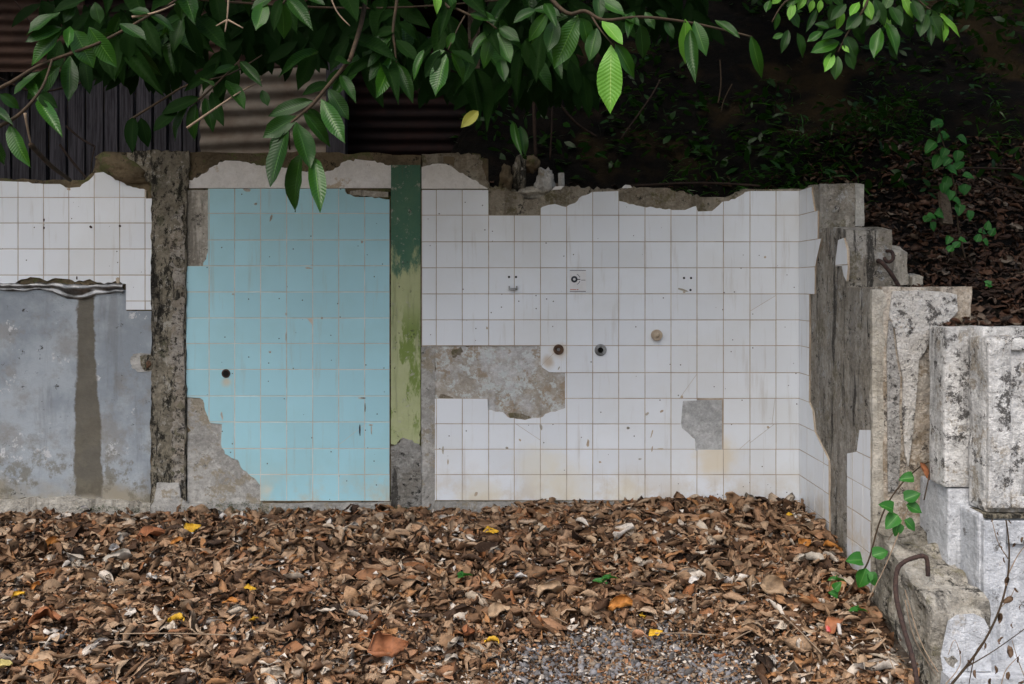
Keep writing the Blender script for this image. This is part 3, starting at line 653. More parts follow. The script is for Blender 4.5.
# pier at the end of the wall
sblock('pier', [(.83, -.7), (.83, 1.279), (1.20, 1.283), (1.205, .2), (1.215, -.7)], .05, .46, M['paintedpier'], .03, .009, .010, 7, 5)
sblock('pier_render', [(1.176, -.6), (1.176, 1.27), (1.20, 1.27), (1.203, -.6)], -.002, .060, M['tan_concrete'], .025, .006, .008, 17, 8)
pr = jag([(.455 - .455 + a, b) for a, b in ((1.755, .33), (1.752, .80), (1.750, 1.00), (1.758, 1.13), (1.775, 1.12), (1.785, 1.02), (1.795, .94), (1.812, .86), (1.806, .7), (1.815, .55), (1.808, .42), (1.80, .33))], .004, .02, 4)
v_ = prism_mesh('scoured_render', pr, 0, .006, M['speckled']); o = mk('scoured_render', v_, ws.o); o.matrix_basis = ws.o.matrix_world.inverted() @ (Matrix.Translation((0, 4.649, 0)) @ BACK.to_4x4())
pw = jag([(1.775, 1.265), (1.90, 1.270), (2.02, 1.262), (2.075, 1.25), (2.08, 1.17), (2.04, 1.13), (2.02, 1.04), (1.985, 1.01), (1.95, 1.04), (1.925, .98), (1.90, .95), (1.885, .75), (1.87, .60), (1.85, .45), (1.835, .50), (1.822, .70), (1.826, .86), (1.80, .98), (1.79, 1.08), (1.76, 1.15)], .014, .018, 12)
v_ = prism_mesh('white_render', pw, 0, .009, M['flaky_white']); o = mk('white_render', v_, ws.o); o.matrix_basis = ws.o.matrix_world.inverted() @ (Matrix.Translation((0, 4.651, 0)) @ BACK.to_4x4())
sblock('low_wall', jag([(1.22, -.8), (1.22, .16), (1.29, .15), (1.31, .115), (1.40, .12), (1.46, .09), (1.60, .06), (1.64, .03), (1.76, .02), (1.82, -.012), (1.842, -.05), (1.845, -.8)], .008, .03, 5), .004, .245, M['pale_concrete'], .02, .022, .026, 27, 9)
pr = jag([(1.735, -.262), (1.725, -.20), (1.742, -.12), (1.755, -.06), (1.79, -.035), (1.86, -.03), (1.90, -.05), (1.925, -.10), (1.93, -.262)], .018, .012, 9)
v_ = prism_mesh('white_paint', pr, 0, .004, M['whitebase']); o = mk('white_paint', v_, ws.o); o.matrix_basis = ws.o.matrix_world.inverted() @ (Matrix.Translation((0, 4.008, 0)) @ BACK.to_4x4())
sblock('plinth', [(1.60, -.9), (1.60, -.27), (1.92, -.265), (1.93, -.9)], .045, .60, M['whitebase'], .04, .005, .006, 29, 5)
# tiles on the side wall
rows_s = yW
reg1 = [(SU(800.4) + .004, -.03), (.004, V(191)), (.25, V(191)), (.25, V(196)), (.30, V(215.2)), (.36, V(215.2)), (.355, V(241.8)), (.42, V(241.8)), (.33, V(262)), (.31, V(267.8)), (.30, V(293.9)), (.20, V(293.9)), (.195, V(398.4)), (.26, V(405)), (.30, V(423.9)), (.50, V(440)), (.545, V(444)), (.555, -.2), (.004, -.2)]
reg1[0] = (.004, -.2); reg1 = reg1[:-1]
reg2 = [(.84, SV(846, 453)), (.98, SV(857, 452)), (1.02, SV(859.5, 430)), (1.17, SV(870.5, 430)), (1.17, -.32), (.84, -.32)]
reg3 = [(.66, SV(836, 262)), (.70, SV(838, 240)), (.79, SV(843, 238)), (.84, SV(846.5, 250)), (.85, SV(847, 268)), (.83, SV(846, 281)), (.79, SV(842, 276)), (.76, SV(841, 266)), (.66, SV(835.5, 266))]
xs_s = [.0028 + .1524 * k for k in range(9)]
for k, rg in enumerate((reg1, reg2, reg3)):
    ws.put('mortar_bed', prism_mesh('mortar_bed', rg, -.0125, -.0014, M['grout_tan']))
    tiles(ws, rg, xs_s, [V(578.5), V(552.5), V(526.5)] + rows_s[1:], M['white_tile'], rnd=5 + k)
# rusty bars in the broken end
def tube(name, pts, r, mat, n=8, parent=None, taper=1.0, wob=0):
    pts = [Vector(p) for p in pts]; v = []; f = []
    up = Vector((0, 0, 1)); prevx = None
    for i, p in enumerate(pts):
        d = (pts[min(i + 1, len(pts) - 1)] - pts[max(i - 1, 0)]).normalized()
        x = d.cross(up if prevx is None else prevx.cross(d)) if False else (d.orthogonal() if prevx is None else (prevx - d * prevx.dot(d)))
        x.normalize(); prevx = x; y = d.cross(x)
        rr = (r[i] if isinstance(r, (list, tuple)) else r * (1 + (taper - 1) * i / (len(pts) - 1))) * (1 + wob * random.uniform(-1, 1))
        for k in range(n):
            a = 2 * math.pi * k / n; v.append(p + x * (rr * math.cos(a)) + y * (rr * math.sin(a)))
    for i in range(len(pts) - 1):
        for k in range(n): f.append([i * n + k, i * n + (k + 1) % n, (i + 1) * n + (k + 1) % n, (i + 1) * n + k])
    f.append(list(range(n))[::-1]); f.append([(len(pts) - 1) * n + k for k in range(n)])
    if name is None: return v, f
    return mk(name, pyd(name, v, f, mat, True), parent)
def smooth(pts, k=5):
    pts = [Vector(p) for p in pts]; q = [pts[0]] + pts + [pts[-1]]; out = []
    for i in range(1, len(q) - 2):
        for j in range(k):
            t = j / k; a, b, c, d = q[i - 1], q[i], q[i + 1], q[i + 2]
            out.append(.5 * ((2 * b) + (c - a) * t + (2 * a - 5 * b + 4 * c - d) * t * t + (3 * b - a - 3 * c + d) * t ** 3))
    out.append(pts[-1]); return out
t = tube('rusty_bar', smooth([P(900, 288, 4.98), P(890, 272, 4.96), P(880, 261, 4.97), P(878, 262, 5.06)]), .011, M['rust'], wob=.12)
tag(t, 'short rusty iron bar sticking out of the broken top of the side wall', 'iron bar')
t = tube('rusty_bar', smooth([P(884, 258, 5.06), P(888, 262, 5.0), P(893, 259, 4.99), P(892, 252, 5.0), P(887, 251, 5.04)]), .009, M['rust'], wob=.12)
tag(t, 'small hooked rusty iron stub in the broken end of the side wall', 'iron bar')
t = tube('rusty_bar', smooth([P(919, 700, 3.86), P(916, 675, 3.88), P(911, 652, 3.95), P(902, 622, 4.05), P(896, 594, 4.12), P(897, 571, 4.17), P(904, 562, 4.18), P(915, 557.5, 4.18), P(923, 556, 4.18), P(927, 560, 4.18), P(928, 576, 4.18)], 7), .0098, M['rust'], 10, wob=.10)
tag(t, 'long bent rusty reinforcing bar hooked over the low stub wall', 'iron bar')

# loose broken pieces on top of the wall
def chunk(px, py, w, hh, dep, mat, label, seed, Y=D + .10, rot=0):
    c = P(px, py, Y); o = mk('concrete_chunk', lump('concrete_chunk', 0, (w * SP / 2, dep, hh * SP / 2), mat, seed, 4, .34)); o.location = c; o.rotation_euler = (0, rot, 0)
    tag(o, label, 'rubble', 'broken pieces on the wall top')
chunk(519, 176, 15, 38, .06, M['mould'], 'tall pale weathered stump of concrete standing on the wall top', 3)
chunk(545, 184, 19, 32, .06, M['grey_plaster'], 'rounded dirty white lump of plaster on the wall top, narrowing downwards', 5)
chunk(532, 164, 14, 16, .06, M['top_concrete'], 'dark brown crumbling lump between the pale stump and the white lump', 8, D + .14)
chunk(506, 178, 14, 26, .05, M['top_concrete'], 'mossy brown lump left of the pale stump on the wall top', 12, D + .08)
chunk(527, 194, 44, 14, .07, M['tan_concrete'], 'flat brown broken ledge of mortar below the pale stump', 15, D + .10)
chunk(561, 196, 14, 12, .05, M['top_concrete'], 'small dark lump of mortar right of the white lump', 19, D + .09)
t = tube('pipe_stub', [P(561, 196, D + .1), P(561.5, 184, D + .1), P(561, 173, D + .1)], .019, M['concrete'], 12); tag(t, 'short grey pipe stub standing upright on the wall top', 'pipe')
t = mk('pale_shard', prism_mesh('pale_shard', [(-.04, -.01), (-.015, .012), (.03, .014), (.045, -.006)], -.02, .02, M['plaster'])); t.location = P(558, 189, D + .03); t.rotation_euler = (1.45, 0, 0); tag(t, 'thin white tile shard lying on the wall top beside the pipe stub', 'shard')
t = mk('pale_shard', prism_mesh('pale_shard', [(-.03, -.01), (-.01, .012), (.02, .010), (.035, -.006)], -.02, .02, M['plaster'])); t.location = P(626, 187.5, D + .05); t.rotation_euler = (1.45, 0, .2); tag(t, 'thin white tile shard lying alone on the middle of the wall top', 'shard')

# ------------------------------------------------------------------ white gatepost
gp = empty('gatepost', (2.2, 4.35, -.5), 'weathered white painted masonry gatepost with stepped moulded blocks', 'gatepost')
def box_rough(name, x0, x1, y0, y1, z0, z1, mat, bev=.012, amp=.004, cell=.035, seed=0, parent=gp):
    o0 = parent.location
    bm = bmesh.new(); r = bmesh.ops.create_cube(bm, size=1)
    for v in bm.verts: v.co = Vector(((x0 + x1) / 2 + v.co.x * (x1 - x0), (y0 + y1) / 2 + v.co.y * (y1 - y0), (z0 + z1) / 2 + v.co.z * (z1 - z0)))
    bmesh.ops.bevel(bm, geom=bm.edges[:], offset=bev, segments=2, affect='EDGES', profile=.6)
    for ax, lo, hi in ((0, x0, x1), (1, y0, y1), (2, z0, z1)):
        n = max(1, int((hi - lo) / cell))
        for k in range(1, n):
            co = Vector((0, 0, 0)); co[ax] = lo + (hi - lo) * k / n; no = Vector((0, 0, 0)); no[ax] = 1
            bmesh.ops.bisect_plane(bm, geom=bm.verts[:] + bm.edges[:] + bm.faces[:], plane_co=co, plane_no=no)
    bm.normal_update()
    for v in bm.verts: v.co += v.normal * noise.fractal(v.co * 7 + Vector((seed, 0, 0)), 1, 2, 5) * amp; v.co -= o0
    return mk(name, bm_mesh(bm, name, mat, False), parent)
box_rough('rear_block', 1.885, 2.9, 4.335, 4.50, .41, 1.11, M['whitepost'], .012, .005, .035, 1)
box_rough('rear_base', 1.905, 2.9, 4.345, 4.655, -.7, .407, M['whitebase'], .010, .004, .04, 2)
box_rough('front_block', 1.985, 2.9, 4.175, 4.34, .335, 1.076, M['whitepost'], .022, .006, .03, 3)
box_rough('front_base', 1.955, 2.9, 4.17, 4.35, -.7, .332, M['whitebase'], .014, .004, .04, 4)
# raised borders framing the sunken panels
for nm, (x0, x1, z0, z1), m in (('panel_border', (1.99, 2.085, .36, 1.06), 'whitepost'), ('panel_border', (2.087, 2.9, 1.02, 1.062), 'whitepost'), ('panel_border', (2.087, 2.9, .36, .41), 'whitepost')):
    box_rough(nm, x0, x1, 4.155, 4.18, z0, z1, M[m], .008, .003, .04, x0)
for nm, (x0, x1, z0, z1), m in (('panel_border', (1.965, 2.062, -.7, .31), 'whitebase'), ('panel_border', (2.064, 2.9, .213, .31), 'whitebase')):
    box_rough(nm, x0, x1, 4.145, 4.172, z0, z1, M[m], .006, .003, .04, x0)
box_rough('drip_edge', 1.975, 2.9, 4.150, 4.30, .318, .336, M['mould'], .004, .003, .03, 9)

# ------------------------------------------------------------------ shed behind the left bay
sh = empty('shed', (-2.2, 7.25, 1.4), 'dark shed behind the wall, grey boards and rusty corrugated sheets', 'shed')
def child(name, me, parent, label=None):
    o = mk(name, me, parent)
    for v in me.vertices: v.co -= parent.location
    if label: o['label'] = label
    return o
def boxv(x0, x1, y0, y1, z0, z1):
    v = [(x, y, z) for z in (z0, z1) for y in (y0, y1) for x in (x0, x1)]
    return v, [[0, 2, 3, 1], [4, 5, 7, 6], [0, 1, 5, 4], [2, 6, 7, 3], [0, 4, 6, 2], [1, 3, 7, 5]]
x = -110.0; k = 0
while x < 216:
    w = random.uniform(11, 17); Y = 7.2 + random.uniform(-.02, .02)
    a, b = P(x, 66 + random.uniform(-3, 3), Y), P(x + w, 205, Y)
    v, f = boxv(a.x, b.x, Y, Y + .025, b.z, a.z)
    v = [(q[0] + random.uniform(-.006, .006), q[1], q[2]) for q in v]
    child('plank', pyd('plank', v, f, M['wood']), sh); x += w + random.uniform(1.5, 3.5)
for z in (1.75, 2.75):
    v, f = boxv(-4.6, -2.15, 7.25, 7.30, z, z + .07); child('rail', pyd('rail', v, f, M['wood']), sh)
def corr(x0, x1, y0, y1, Y, pitch, amp, mat, tilt=0, seed=0, label=None):
    """horizontal ribs; pixel extents at depth Y"""
    a, b = P(x0, y0, Y), P(x1, y1, Y); nz = max(8, int((a.z - b.z) / pitch * 8)); nxx = 14; v = []; f = []
    for s_ in (0, .004):
        for j in range(nz + 1):
            for i in range(nxx + 1):
                xx = a.x + (b.x - a.x) * i / nxx; zz = b.z + (a.z - b.z) * j / nz
                yy = Y + s_ + amp * math.sin(2 * math.pi * (zz + seed) / pitch) + .012 * noise.noise(Vector((xx * 2, zz * 2, seed)))
                v.append((xx, yy, zz + tilt * (xx - a.x)))
    N = (nz + 1) * (nxx + 1)
    for s_ in (0, 1):
        for j in range(nz):
            for i in range(nxx):
                q = [j * (nxx + 1) + i, j * (nxx + 1) + i + 1, (j + 1) * (nxx + 1) + i + 1, (j + 1) * (nxx + 1) + i]
                f.append([N * s_ + t for t in (q if s_ == 0 else q[::-1])])
    return child('corrugated_sheet', pyd('corrugated_sheet', v, f, mat, True), sh, label)
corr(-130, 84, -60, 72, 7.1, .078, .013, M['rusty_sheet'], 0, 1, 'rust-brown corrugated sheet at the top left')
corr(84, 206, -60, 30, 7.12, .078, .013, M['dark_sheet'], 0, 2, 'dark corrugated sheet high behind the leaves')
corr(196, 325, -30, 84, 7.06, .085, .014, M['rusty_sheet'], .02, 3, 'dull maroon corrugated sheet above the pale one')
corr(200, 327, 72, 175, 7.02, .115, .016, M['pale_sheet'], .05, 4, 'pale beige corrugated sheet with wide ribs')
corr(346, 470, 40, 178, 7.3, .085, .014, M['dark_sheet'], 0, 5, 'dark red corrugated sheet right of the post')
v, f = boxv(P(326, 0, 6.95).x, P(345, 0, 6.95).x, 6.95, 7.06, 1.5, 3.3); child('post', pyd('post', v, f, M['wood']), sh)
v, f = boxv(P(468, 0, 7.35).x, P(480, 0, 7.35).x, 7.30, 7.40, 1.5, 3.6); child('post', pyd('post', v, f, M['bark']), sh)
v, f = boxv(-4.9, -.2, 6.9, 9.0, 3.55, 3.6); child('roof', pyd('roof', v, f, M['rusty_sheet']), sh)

# ------------------------------------------------------------------ dry leaves
def leaf_template(L, Wd, nl, nw, roll, bend, crump, seed, shape=0):
    v = np.zeros(((nl + 1) * (nw + 1), 3)); r = random.Random(seed); ph = r.uniform(0, 9)
    for i in range(nl + 1):
        t = i / nl; w = Wd * (math.sin(math.pi * (t ** .85)) ** .75) * .5 if 0 < t < 1 else .0012
        w = max(w, .0015)
        for j in range(nw + 1):
            s_ = j / nw * 2 - 1
            ang = roll * s_ * (w / (Wd * .5)); R = w / max(abs(ang), .05)
            y = math.sin(ang) * R if abs(ang) > .05 else s_ * w
            z = (1 - math.cos(ang)) * R if abs(ang) > .05 else 0
            z += abs(s_) * w * .25
            x = (t - .5) * L; a = bend * (t - .5)
            cz = z + crump * L * noise.noise(Vector((t * 3 + ph, s_ * 1.5, seed * 1.7))) ; y += crump * L * .6 * noise.noise(Vector((t * 3, s_ * 2 + ph, 4)))
            Rb = L / bend if abs(bend) > .05 else 1e9
            if abs(bend) > .05: X = math.sin(a) * (Rb - cz); Z = Rb - math.cos(a) * (Rb - cz)
            else: X = x; Z = cz
            v[i * (nw + 1) + j] = (X, y, Z)
    f = np.array([[i * (nw + 1) + j, (i + 1) * (nw + 1) + j, (i + 1) * (nw + 1) + j + 1, i * (nw + 1) + j + 1] for i in range(nl) for j in range(nw)])
    return v, f
rr = random.Random(3)
TEM = [leaf_template(1, rr.uniform(.34, .56), 6, 3, rr.choice([.4, .8, 1.2, 1.8, 2.6, -.9]), rr.uniform(-1.5, 1.5), rr.uniform(.10, .26), k) for k in range(18)]
FLAT = [leaf_template(1, rr.uniform(.38, .5), 6, 4, rr.choice([.3, .8, 1.3]), rr.uniform(-1.0, 1.0), .10, 40 + k) for k in range(10)]
BIT = [leaf_template(1, rr.uniform(.4, .9), 2, 2, rr.choice([.5, 1.2]), .8, .25, 80 + k) for k in range(8)]
def rotm(yaw, tilt, az, roll):
    return np.array((Euler((0, 0, az)).to_matrix() @ Euler((0, tilt, 0)).to_matrix() @ Euler((0, 0, -az)).to_matrix() @ Euler((roll, 0, yaw)).to_matrix()))
def scatter(name, tems, items, mat, smooth_=True):
    """items: (x,y,z,size,rotation matrix,rnd)"""
    V_, F_, R_ = [], [], []; off = 0
    for k, (x, y, z, s_, R, rv) in enumerate(items):
        tv, tf = tems[k % len(tems)]
        V_.append(tv @ R.T * s_ + (x, y, z)); F_.append(tf + off); R_.append(np.full(len(tv), rv)); off += len(tv)
    V_ = np.concatenate(V_); F_ = np.concatenate(F_); R_ = np.concatenate(R_)
    me = bpy.data.meshes.new(name); me.vertices.add(len(V_)); me.vertices.foreach_set('co', V_.ravel())
    n = F_.shape[1]; me.loops.add(F_.size); me.loops.foreach_set('vertex_index', F_.ravel().astype(np.int32))
    me.polygons.add(len(F_)); me.polygons.foreach_set('loop_start', np.arange(0, F_.size, n, dtype=np.int32))
    me.update(calc_edges=True)
    at = me.attributes.new('rnd', 'FLOAT', 'POINT'); at.data.foreach_set('value', R_.astype(np.float32))
    me.materials.append(mat)
    if smooth_: me.shade_smooth()
    return mk(name, me)
def gravelness(x, y):
    d = ((x - .50) / .72) ** 2 + ((y - 4.14) / .36) ** 2
    return max(0, 1 - d + .5 * noise.noise(Vector((x * 4, y * 4, 9))))
def rndrot(r, t=.6, fl=.5):
    return rotm(r.uniform(0, 6.28), abs(r.gauss(0, t)), r.uniform(0, 6.28), (math.pi if r.random() < fl else 0) + r.gauss(0, .35))
items = []; r = random.Random(11); n = 0
while n < 16000:
    x = r.uniform(-4.0, 1.68); y = r.uniform(3.35, 5.85)
    vis = abs(x) < y * .53 + .1
    if not vis and r.random() < .6: continue
    g = gravelness(x, y)
    if r.random() < g * 1.5: continue
    far = (y < 4.0 and r.random() < .45)
    s_ = r.choice([.045, .06, .08, .10, .12, .14]) * r.uniform(.8, 1.2)
    if y < 4.45 and r.random() < .35: s_ *= .65
    if x > 1.63: x = 1.62
    items.append((x, y, gz(x, y) + r.uniform(.0, .05) + (.012 if y > 5 else 0), s_, rndrot(r), min(1, max(0, r.betavariate(1.25, 1.5) if not (y < 4.3 and r.random() < .25) else r.uniform(.7, 1))))); n += 1
tag(scatter('leaf_litter', TEM, items, M['litter']), 'thick litter of curled dry brown leaves covering the ground before the wall', 'leaf litter', kind='stuff')
items = []
for k in range(24000):
    x = r.uniform(-3.2, 1.6); y = r.uniform(3.5, 5.8)
    if k % 4 == 0: x = r.gauss(.5, .5); y = r.gauss(4.15, .22)
    items.append((x, y, gz(x, y) + r.uniform(.004, .062) * (1 - .7 * min(1, gravelness(x, y))), r.uniform(.012, .036), rndrot(r, .8), r.choice([.3, .5, .62, .82, .96, 1.0, .1, .2, .3, .45, .15])))
tag(scatter('leaf_fragments', BIT, items, M['litter']), 'crumbled bits of dry leaf scattered over the grit', 'leaf litter', kind='stuff')
# dry twigs and stalks mixed in
V_, F_ = [], []
for k in range(520):
    x = r.uniform(-2.8, 1.6); y = r.uniform(3.7, 5.75); a = r.uniform(0, 6.28); L = r.uniform(.03, .12); z = gz(x, y) + r.uniform(.02, .06)
    p = [Vector((x, y, z)), Vector((x + math.cos(a) * L * .5, y + math.sin(a) * L * .5, z + r.uniform(-.005, .02))), Vector((x + math.cos(a + .2) * L, y + math.sin(a + .2) * L, z + r.uniform(-.01, .02)))]
    v, f = tube(None, p, r.uniform(.0012, .0022), None, 4); o_ = len(V_); V_ += v; F_ += [[i + o_ for i in q] for q in f]
tag(mk('fallen_stalks', pyd('fallen_stalks', V_, F_, M['palestick'])), 'thin dry stalks strewn through the leaf litter', 'stalks', kind='stuff')
# gravel
bm = bmesh.new(); bmesh.ops.create_icosphere(bm, subdivisions=1, radius=.5); bm.verts.ensure_lookup_table()
iv = np.array([v.co[:] for v in bm.verts]); fi = np.array([[v.index for v in f.verts] for f in bm.faces]); bm.free()
PEB = [(iv * (1 + .9 * (np.random.rand(len(iv), 1) - .5)) * (np.array([1, np.random.uniform(.6, .95), np.random.uniform(.45, .8)])), fi) for _ in range(10)]
items = []; n = 0
while n < 13000:
    x = r.uniform(-2.6, 1.6); y = r.uniform(3.4, 4.75); g = gravelness(x, y)
    if r.random() > .12 + g: continue
    s_ = r.choice([.005, .007, .009, .011, .014, .02, .03]) * r.uniform(.8, 1.3)
    items.append((x, y, gz(x, y) + s_ * .2 + r.uniform(0, .006), s_, rndrot(r, .5), r.betavariate(1.5, 1.8))); n += 1
tag(scatter('gravel', PEB, items, M['gravel'], False), 'loose grey gravel showing through the leaves in the foreground', 'gravel', kind='stuff')
# individual dry leaves on top
def tem_mesh(name, t, mat):
    v, f = t; me = pyd(name, v, f.tolist(), mat, True); return me
dm = [tem_mesh('dry_leaf', t, M['dryleaf']) for t in FLAT + TEM[:8]]
n = 0
while n < 270:
    x = r.uniform(-2.9, 1.6); y = 3.9 + 1.9 * r.random() ** 1.1
    if abs(x) > y * .52 or gravelness(x, y) > .25: continue
    o = mk('dry_leaf', dm[n % len(dm)]); s_ = r.uniform(.075, .135)
    o.matrix_world = Matrix.Translation((x, y, gz(x, y) + .055 + r.uniform(0, .015))) @ Matrix(rndrot(r, .35, .4)).to_4x4() @ Matrix.Scale(s_, 4)
    tag(o, 'curled brown dry leaf lying on top of the leaf litter', 'dry leaf', 'brown dry leaves on top of the litter'); n += 1
def ground_pt(px, py):
    Y = 5.8
    for _ in range(400):
        p = P(px, py, Y)
        if p.z >= gz(p.x, Y): break
        Y -= .01
    return P(px, py, Y)
special = [
    (193, 541, 18, 'yellow', .1, 'yellow fallen leaf lying flat before the foot of the mouldy pillar'),
    (178, 553, 12, 'orange', .6, 'small orange fallen leaf just in front of the yellow one near the mouldy pillar'),
    (150, 546, 30, 'rust', .0, 'long rust-red fallen leaf left of the yellow leaf near the mouldy pillar'),
    (54, 555, 16, 'orange', .9, 'cupped orange-tan fallen leaf in front of the grey plaster at far left'),
    (20, 608, 12, 'yellow', .4, 'bright yellow fallen leaf near the left edge of the picture'),
    (38, 598, 12, 'orange', 1.2, 'orange curled fallen leaf just behind the yellow one at the left edge'),
    (17, 633, 12, 'orange', 2.0, 'amber fallen leaf below the yellow leaf at the left edge'),
    (4, 679, 18, 'paleyellow', .5, 'pale yellow fallen leaf in the bottom left corner'),
    (251, 602, 11, 'yellow', .2, 'small yellow fallen leaf in the middle of the brown litter, left of centre'),
    (178, 633, 17, 'yellow', 3.0, 'slim yellow fallen leaf at lower left, above a long straw'),
    (255, 634, 12, 'yellow', 2.7, 'yellow-ochre fallen leaf right of the slim yellow leaf at lower left'),
    (231, 615, 14, 'orange', .1, 'orange fallen leaf below the small yellow leaf left of centre'),
    (48, 630, 38, 'rust', 2.9, 'long reddish brown fallen leaf at lower left'),
    (491, 544, 14, 'yellow', .1, 'yellow fallen leaf in front of the white tiles near their left end'),
    (492, 655, 15, 'yellow', 2.8, 'yellow fallen leaf at the bottom centre beside the gravel'),
    (469, 645, 22, 'rust', 1.3, 'rust-orange fallen leaf at the bottom centre left of the yellow one'),
    (388, 662, 40, 'rust', .5, 'large rust-brown leaf at the bottom, left of the gravel'),
    (642, 630, 13, 'yellow', 1.3, 'orange-yellow fallen leaf standing on the gravel'),
    (655, 648, 14, 'yellow', .2, 'bright yellow fallen leaf lying flat on the gravel'),
    (639, 650, 17, 'salmon', 2.4, 'salmon-brown fallen leaf beside the yellow leaf on the gravel'),
    (590, 553, 16, 'tan', 2.4, 'pale tan fallen leaf in the litter below the pipe outlets'),
    (548, 602, 28, 'tan', .0, 'large tan curled fallen leaf in the centre of the litter'),
    (499, 625, 22, 'tan', .5, 'pale tan fallen leaf with a raised tip left of the gravel'),
    (620, 618, 24, 'orange', .2, 'brown-orange curled leaf at the back edge of the gravel'),
    (803, 556, 16, 'orange', .5, 'bright orange fallen leaf close to the side wall'),
    (832, 559, 18, 'orange', 3.0, 'slim orange fallen leaf right against the side wall'),
    (789, 526, 8, 'yellow', .3, 'tiny yellow fallen leaf in the corner of the two walls'),
    (832, 637, 26, 'rust', .8, 'orange-brown fallen leaf beside the red scrap near the low wall'),
    (812, 573, 26, 'palegrey', 2.8, 'pale grey curled leaf in the litter near the side wall'),
    (118, 570, 28, 'palegrey', .1, 'large pale grey-brown curled leaf left of centre in front of the grey plaster'),
    (116, 560, 11, 'whitish', 1.0, 'small off-white leaf standing up behind the large pale grey one'),
    (87, 519, 8, 'whitish', .3, 'small white chip at the foot of the grey plaster wall'),
    (223, 529, 12, 'whitish', 2.6, 'pinkish white leaf at the foot of the fallen blue tiles'),
    (153, 590, 14, 'whitish', 2.6, 'whitish crumpled leaf in the litter at left'),
    (693, 592, 12, 'whitish', .6, 'white crumpled leaf in the litter below the grey patch of the wall'),
    (725, 594, 11, 'whitish', 3.0, 'smaller white crumpled leaf to the right of the other white one'),
    (521, 589, 12, 'whitish', .1, 'small flat white leaf behind the large tan leaf'),
    (773, 602, 30, 'tan', .3, 'large pale tan broken leaf in the litter at right'),
]
fm = {}; SPT = [leaf_template(1, rr.uniform(.42, .62), 8, 4, rr.choice([.4, .9, 1.6]), rr.uniform(-1.1, 1.1), .26, 60 + q) for q in range(8)]
for k, (px, py, sz, c, a, lab) in enumerate(special):
    p = ground_pt(px, py); key = (c, k % 5)
    if key not in fm: fm[key] = tem_mesh('fallen_leaf', SPT[(k * 3) % len(SPT)], M['f_' + c])
    o = mk('fallen_leaf', fm[key]); s_ = sz * p.y / F * 1.08
    o.matrix_world = Matrix.Translation(p + Vector((0, -.02, .068))) @ Matrix(rotm(a, .0, 0, 0)).to_4x4() @ Euler((r.uniform(.2, .9), r.uniform(-.4, .4), 0)).to_matrix().to_4x4() @ Matrix.Scale(s_, 4)
    tag(o, lab, 'fallen leaf', 'coloured fallen leaves')
for (x0, y0, x1, y1, lab) in ((120, 653.5, 232, 655, 'long straight straw-coloured stalk lying across the litter at lower left'), (782, 634, 822, 674, 'thin tan stalk slanting across the litter near the low wall'), (655, 653, 716, 655, 'thin brown twig lying across the right side of the gravel'), (728, 664, 752, 650, 'short pale twig at the right edge of the gravel')):
    a, b = ground_pt(x0, y0), ground_pt(x1, y1); up = Vector((0, 0, .085)); tw = tube('fallen_twig', smooth([a + up, (a + b) / 2 + up * 1.05, b + up], 4), .0028, M['palestick'], 6); tag(tw, lab, 'twig')
p = ground_pt(828, 645) + Vector((0, 0, .07)); o = mk('litter_scrap', prism_mesh('litter_scrap', [(-.009, -.012), (.007, -.013), (.011, .006), (.0, .016), (-.008, .009)], -.003, .003, simple('red_plastic', (.6, .03, .03), (.7, .25, .22), .4))); o.location = p; o.rotation_euler = (.9, .2, .4); tag(o, 'small red and white plastic scrap in the leaves near the low wall', 'litter')
p = ground_pt(839, 646) + Vector((0, 0, .075)); o = mk('litter_scrap', prism_mesh('litter_scrap', [(-.007, -.024), (.006, -.026), (.008, .02), (-.004, .024)], -.004, .004, M['f_whitish'])); o.location = p; o.rotation_euler = (.9, .1, .1); tag(o, 'narrow whitish scrap right of the red scrap', 'litter')

# ------------------------------------------------------------------ green leaves
def green_leaf_mesh(name, Wd, mat, fold=.25, droop=.5, wav=.04, seed=0, nl=7, nw=4, obov=1.0):
    v = []; f = []; uv = []
    for i in range(nl + 1):
        t = i / nl
        w = (math.sin(math.pi * min(1, t ** obov)) ** .72) * Wd * .5 if 0 < t < 1 else .0
        if i == nl: w = .002
        if i == 0: w = .008
        if t > .84: w *= .78
        for j in range(nw + 1):
            s_ = j / nw * 2 - 1
            z = abs(s_) * w * fold * 2 + wav * noise.noise(Vector((t * 4, s_ * 1.2, seed))) * (.3 + abs(s_)) - droop * .25 * (t ** 2)
            v.append((t * (1 - .06 * droop * t), s_ * w, z)); uv.append((t, j / nw))
    for i in range(nl):
        for j in range(nw): f.append([i * (nw + 1) + j, (i + 1) * (nw + 1) + j, (i + 1) * (nw + 1) + j + 1, i * (nw + 1) + j + 1])
    me = pyd(name, v, f, mat, True); l = me.uv_layers.new(name='UVMap')
    for lp in me.loops: l.data[lp.index].uv = uv[lp.vertex_index]
    return me
LM = {}
for nm in ('leaf', 'leaf_mid', 'leaf_bright', 'leaf_yellow', 'leaf_dark'):
    LM[nm] = [green_leaf_mesh('leaf', w, M[nm], fo, dr, .05, i * 3.1, 7, 4, ob) for i, (w, fo, dr, ob) in enumerate(((.33, .22, .5, .9), (.36, .15, .3, 1.0), (.30, .3, .8, .85), (.38, .2, .1, 1.05)))]
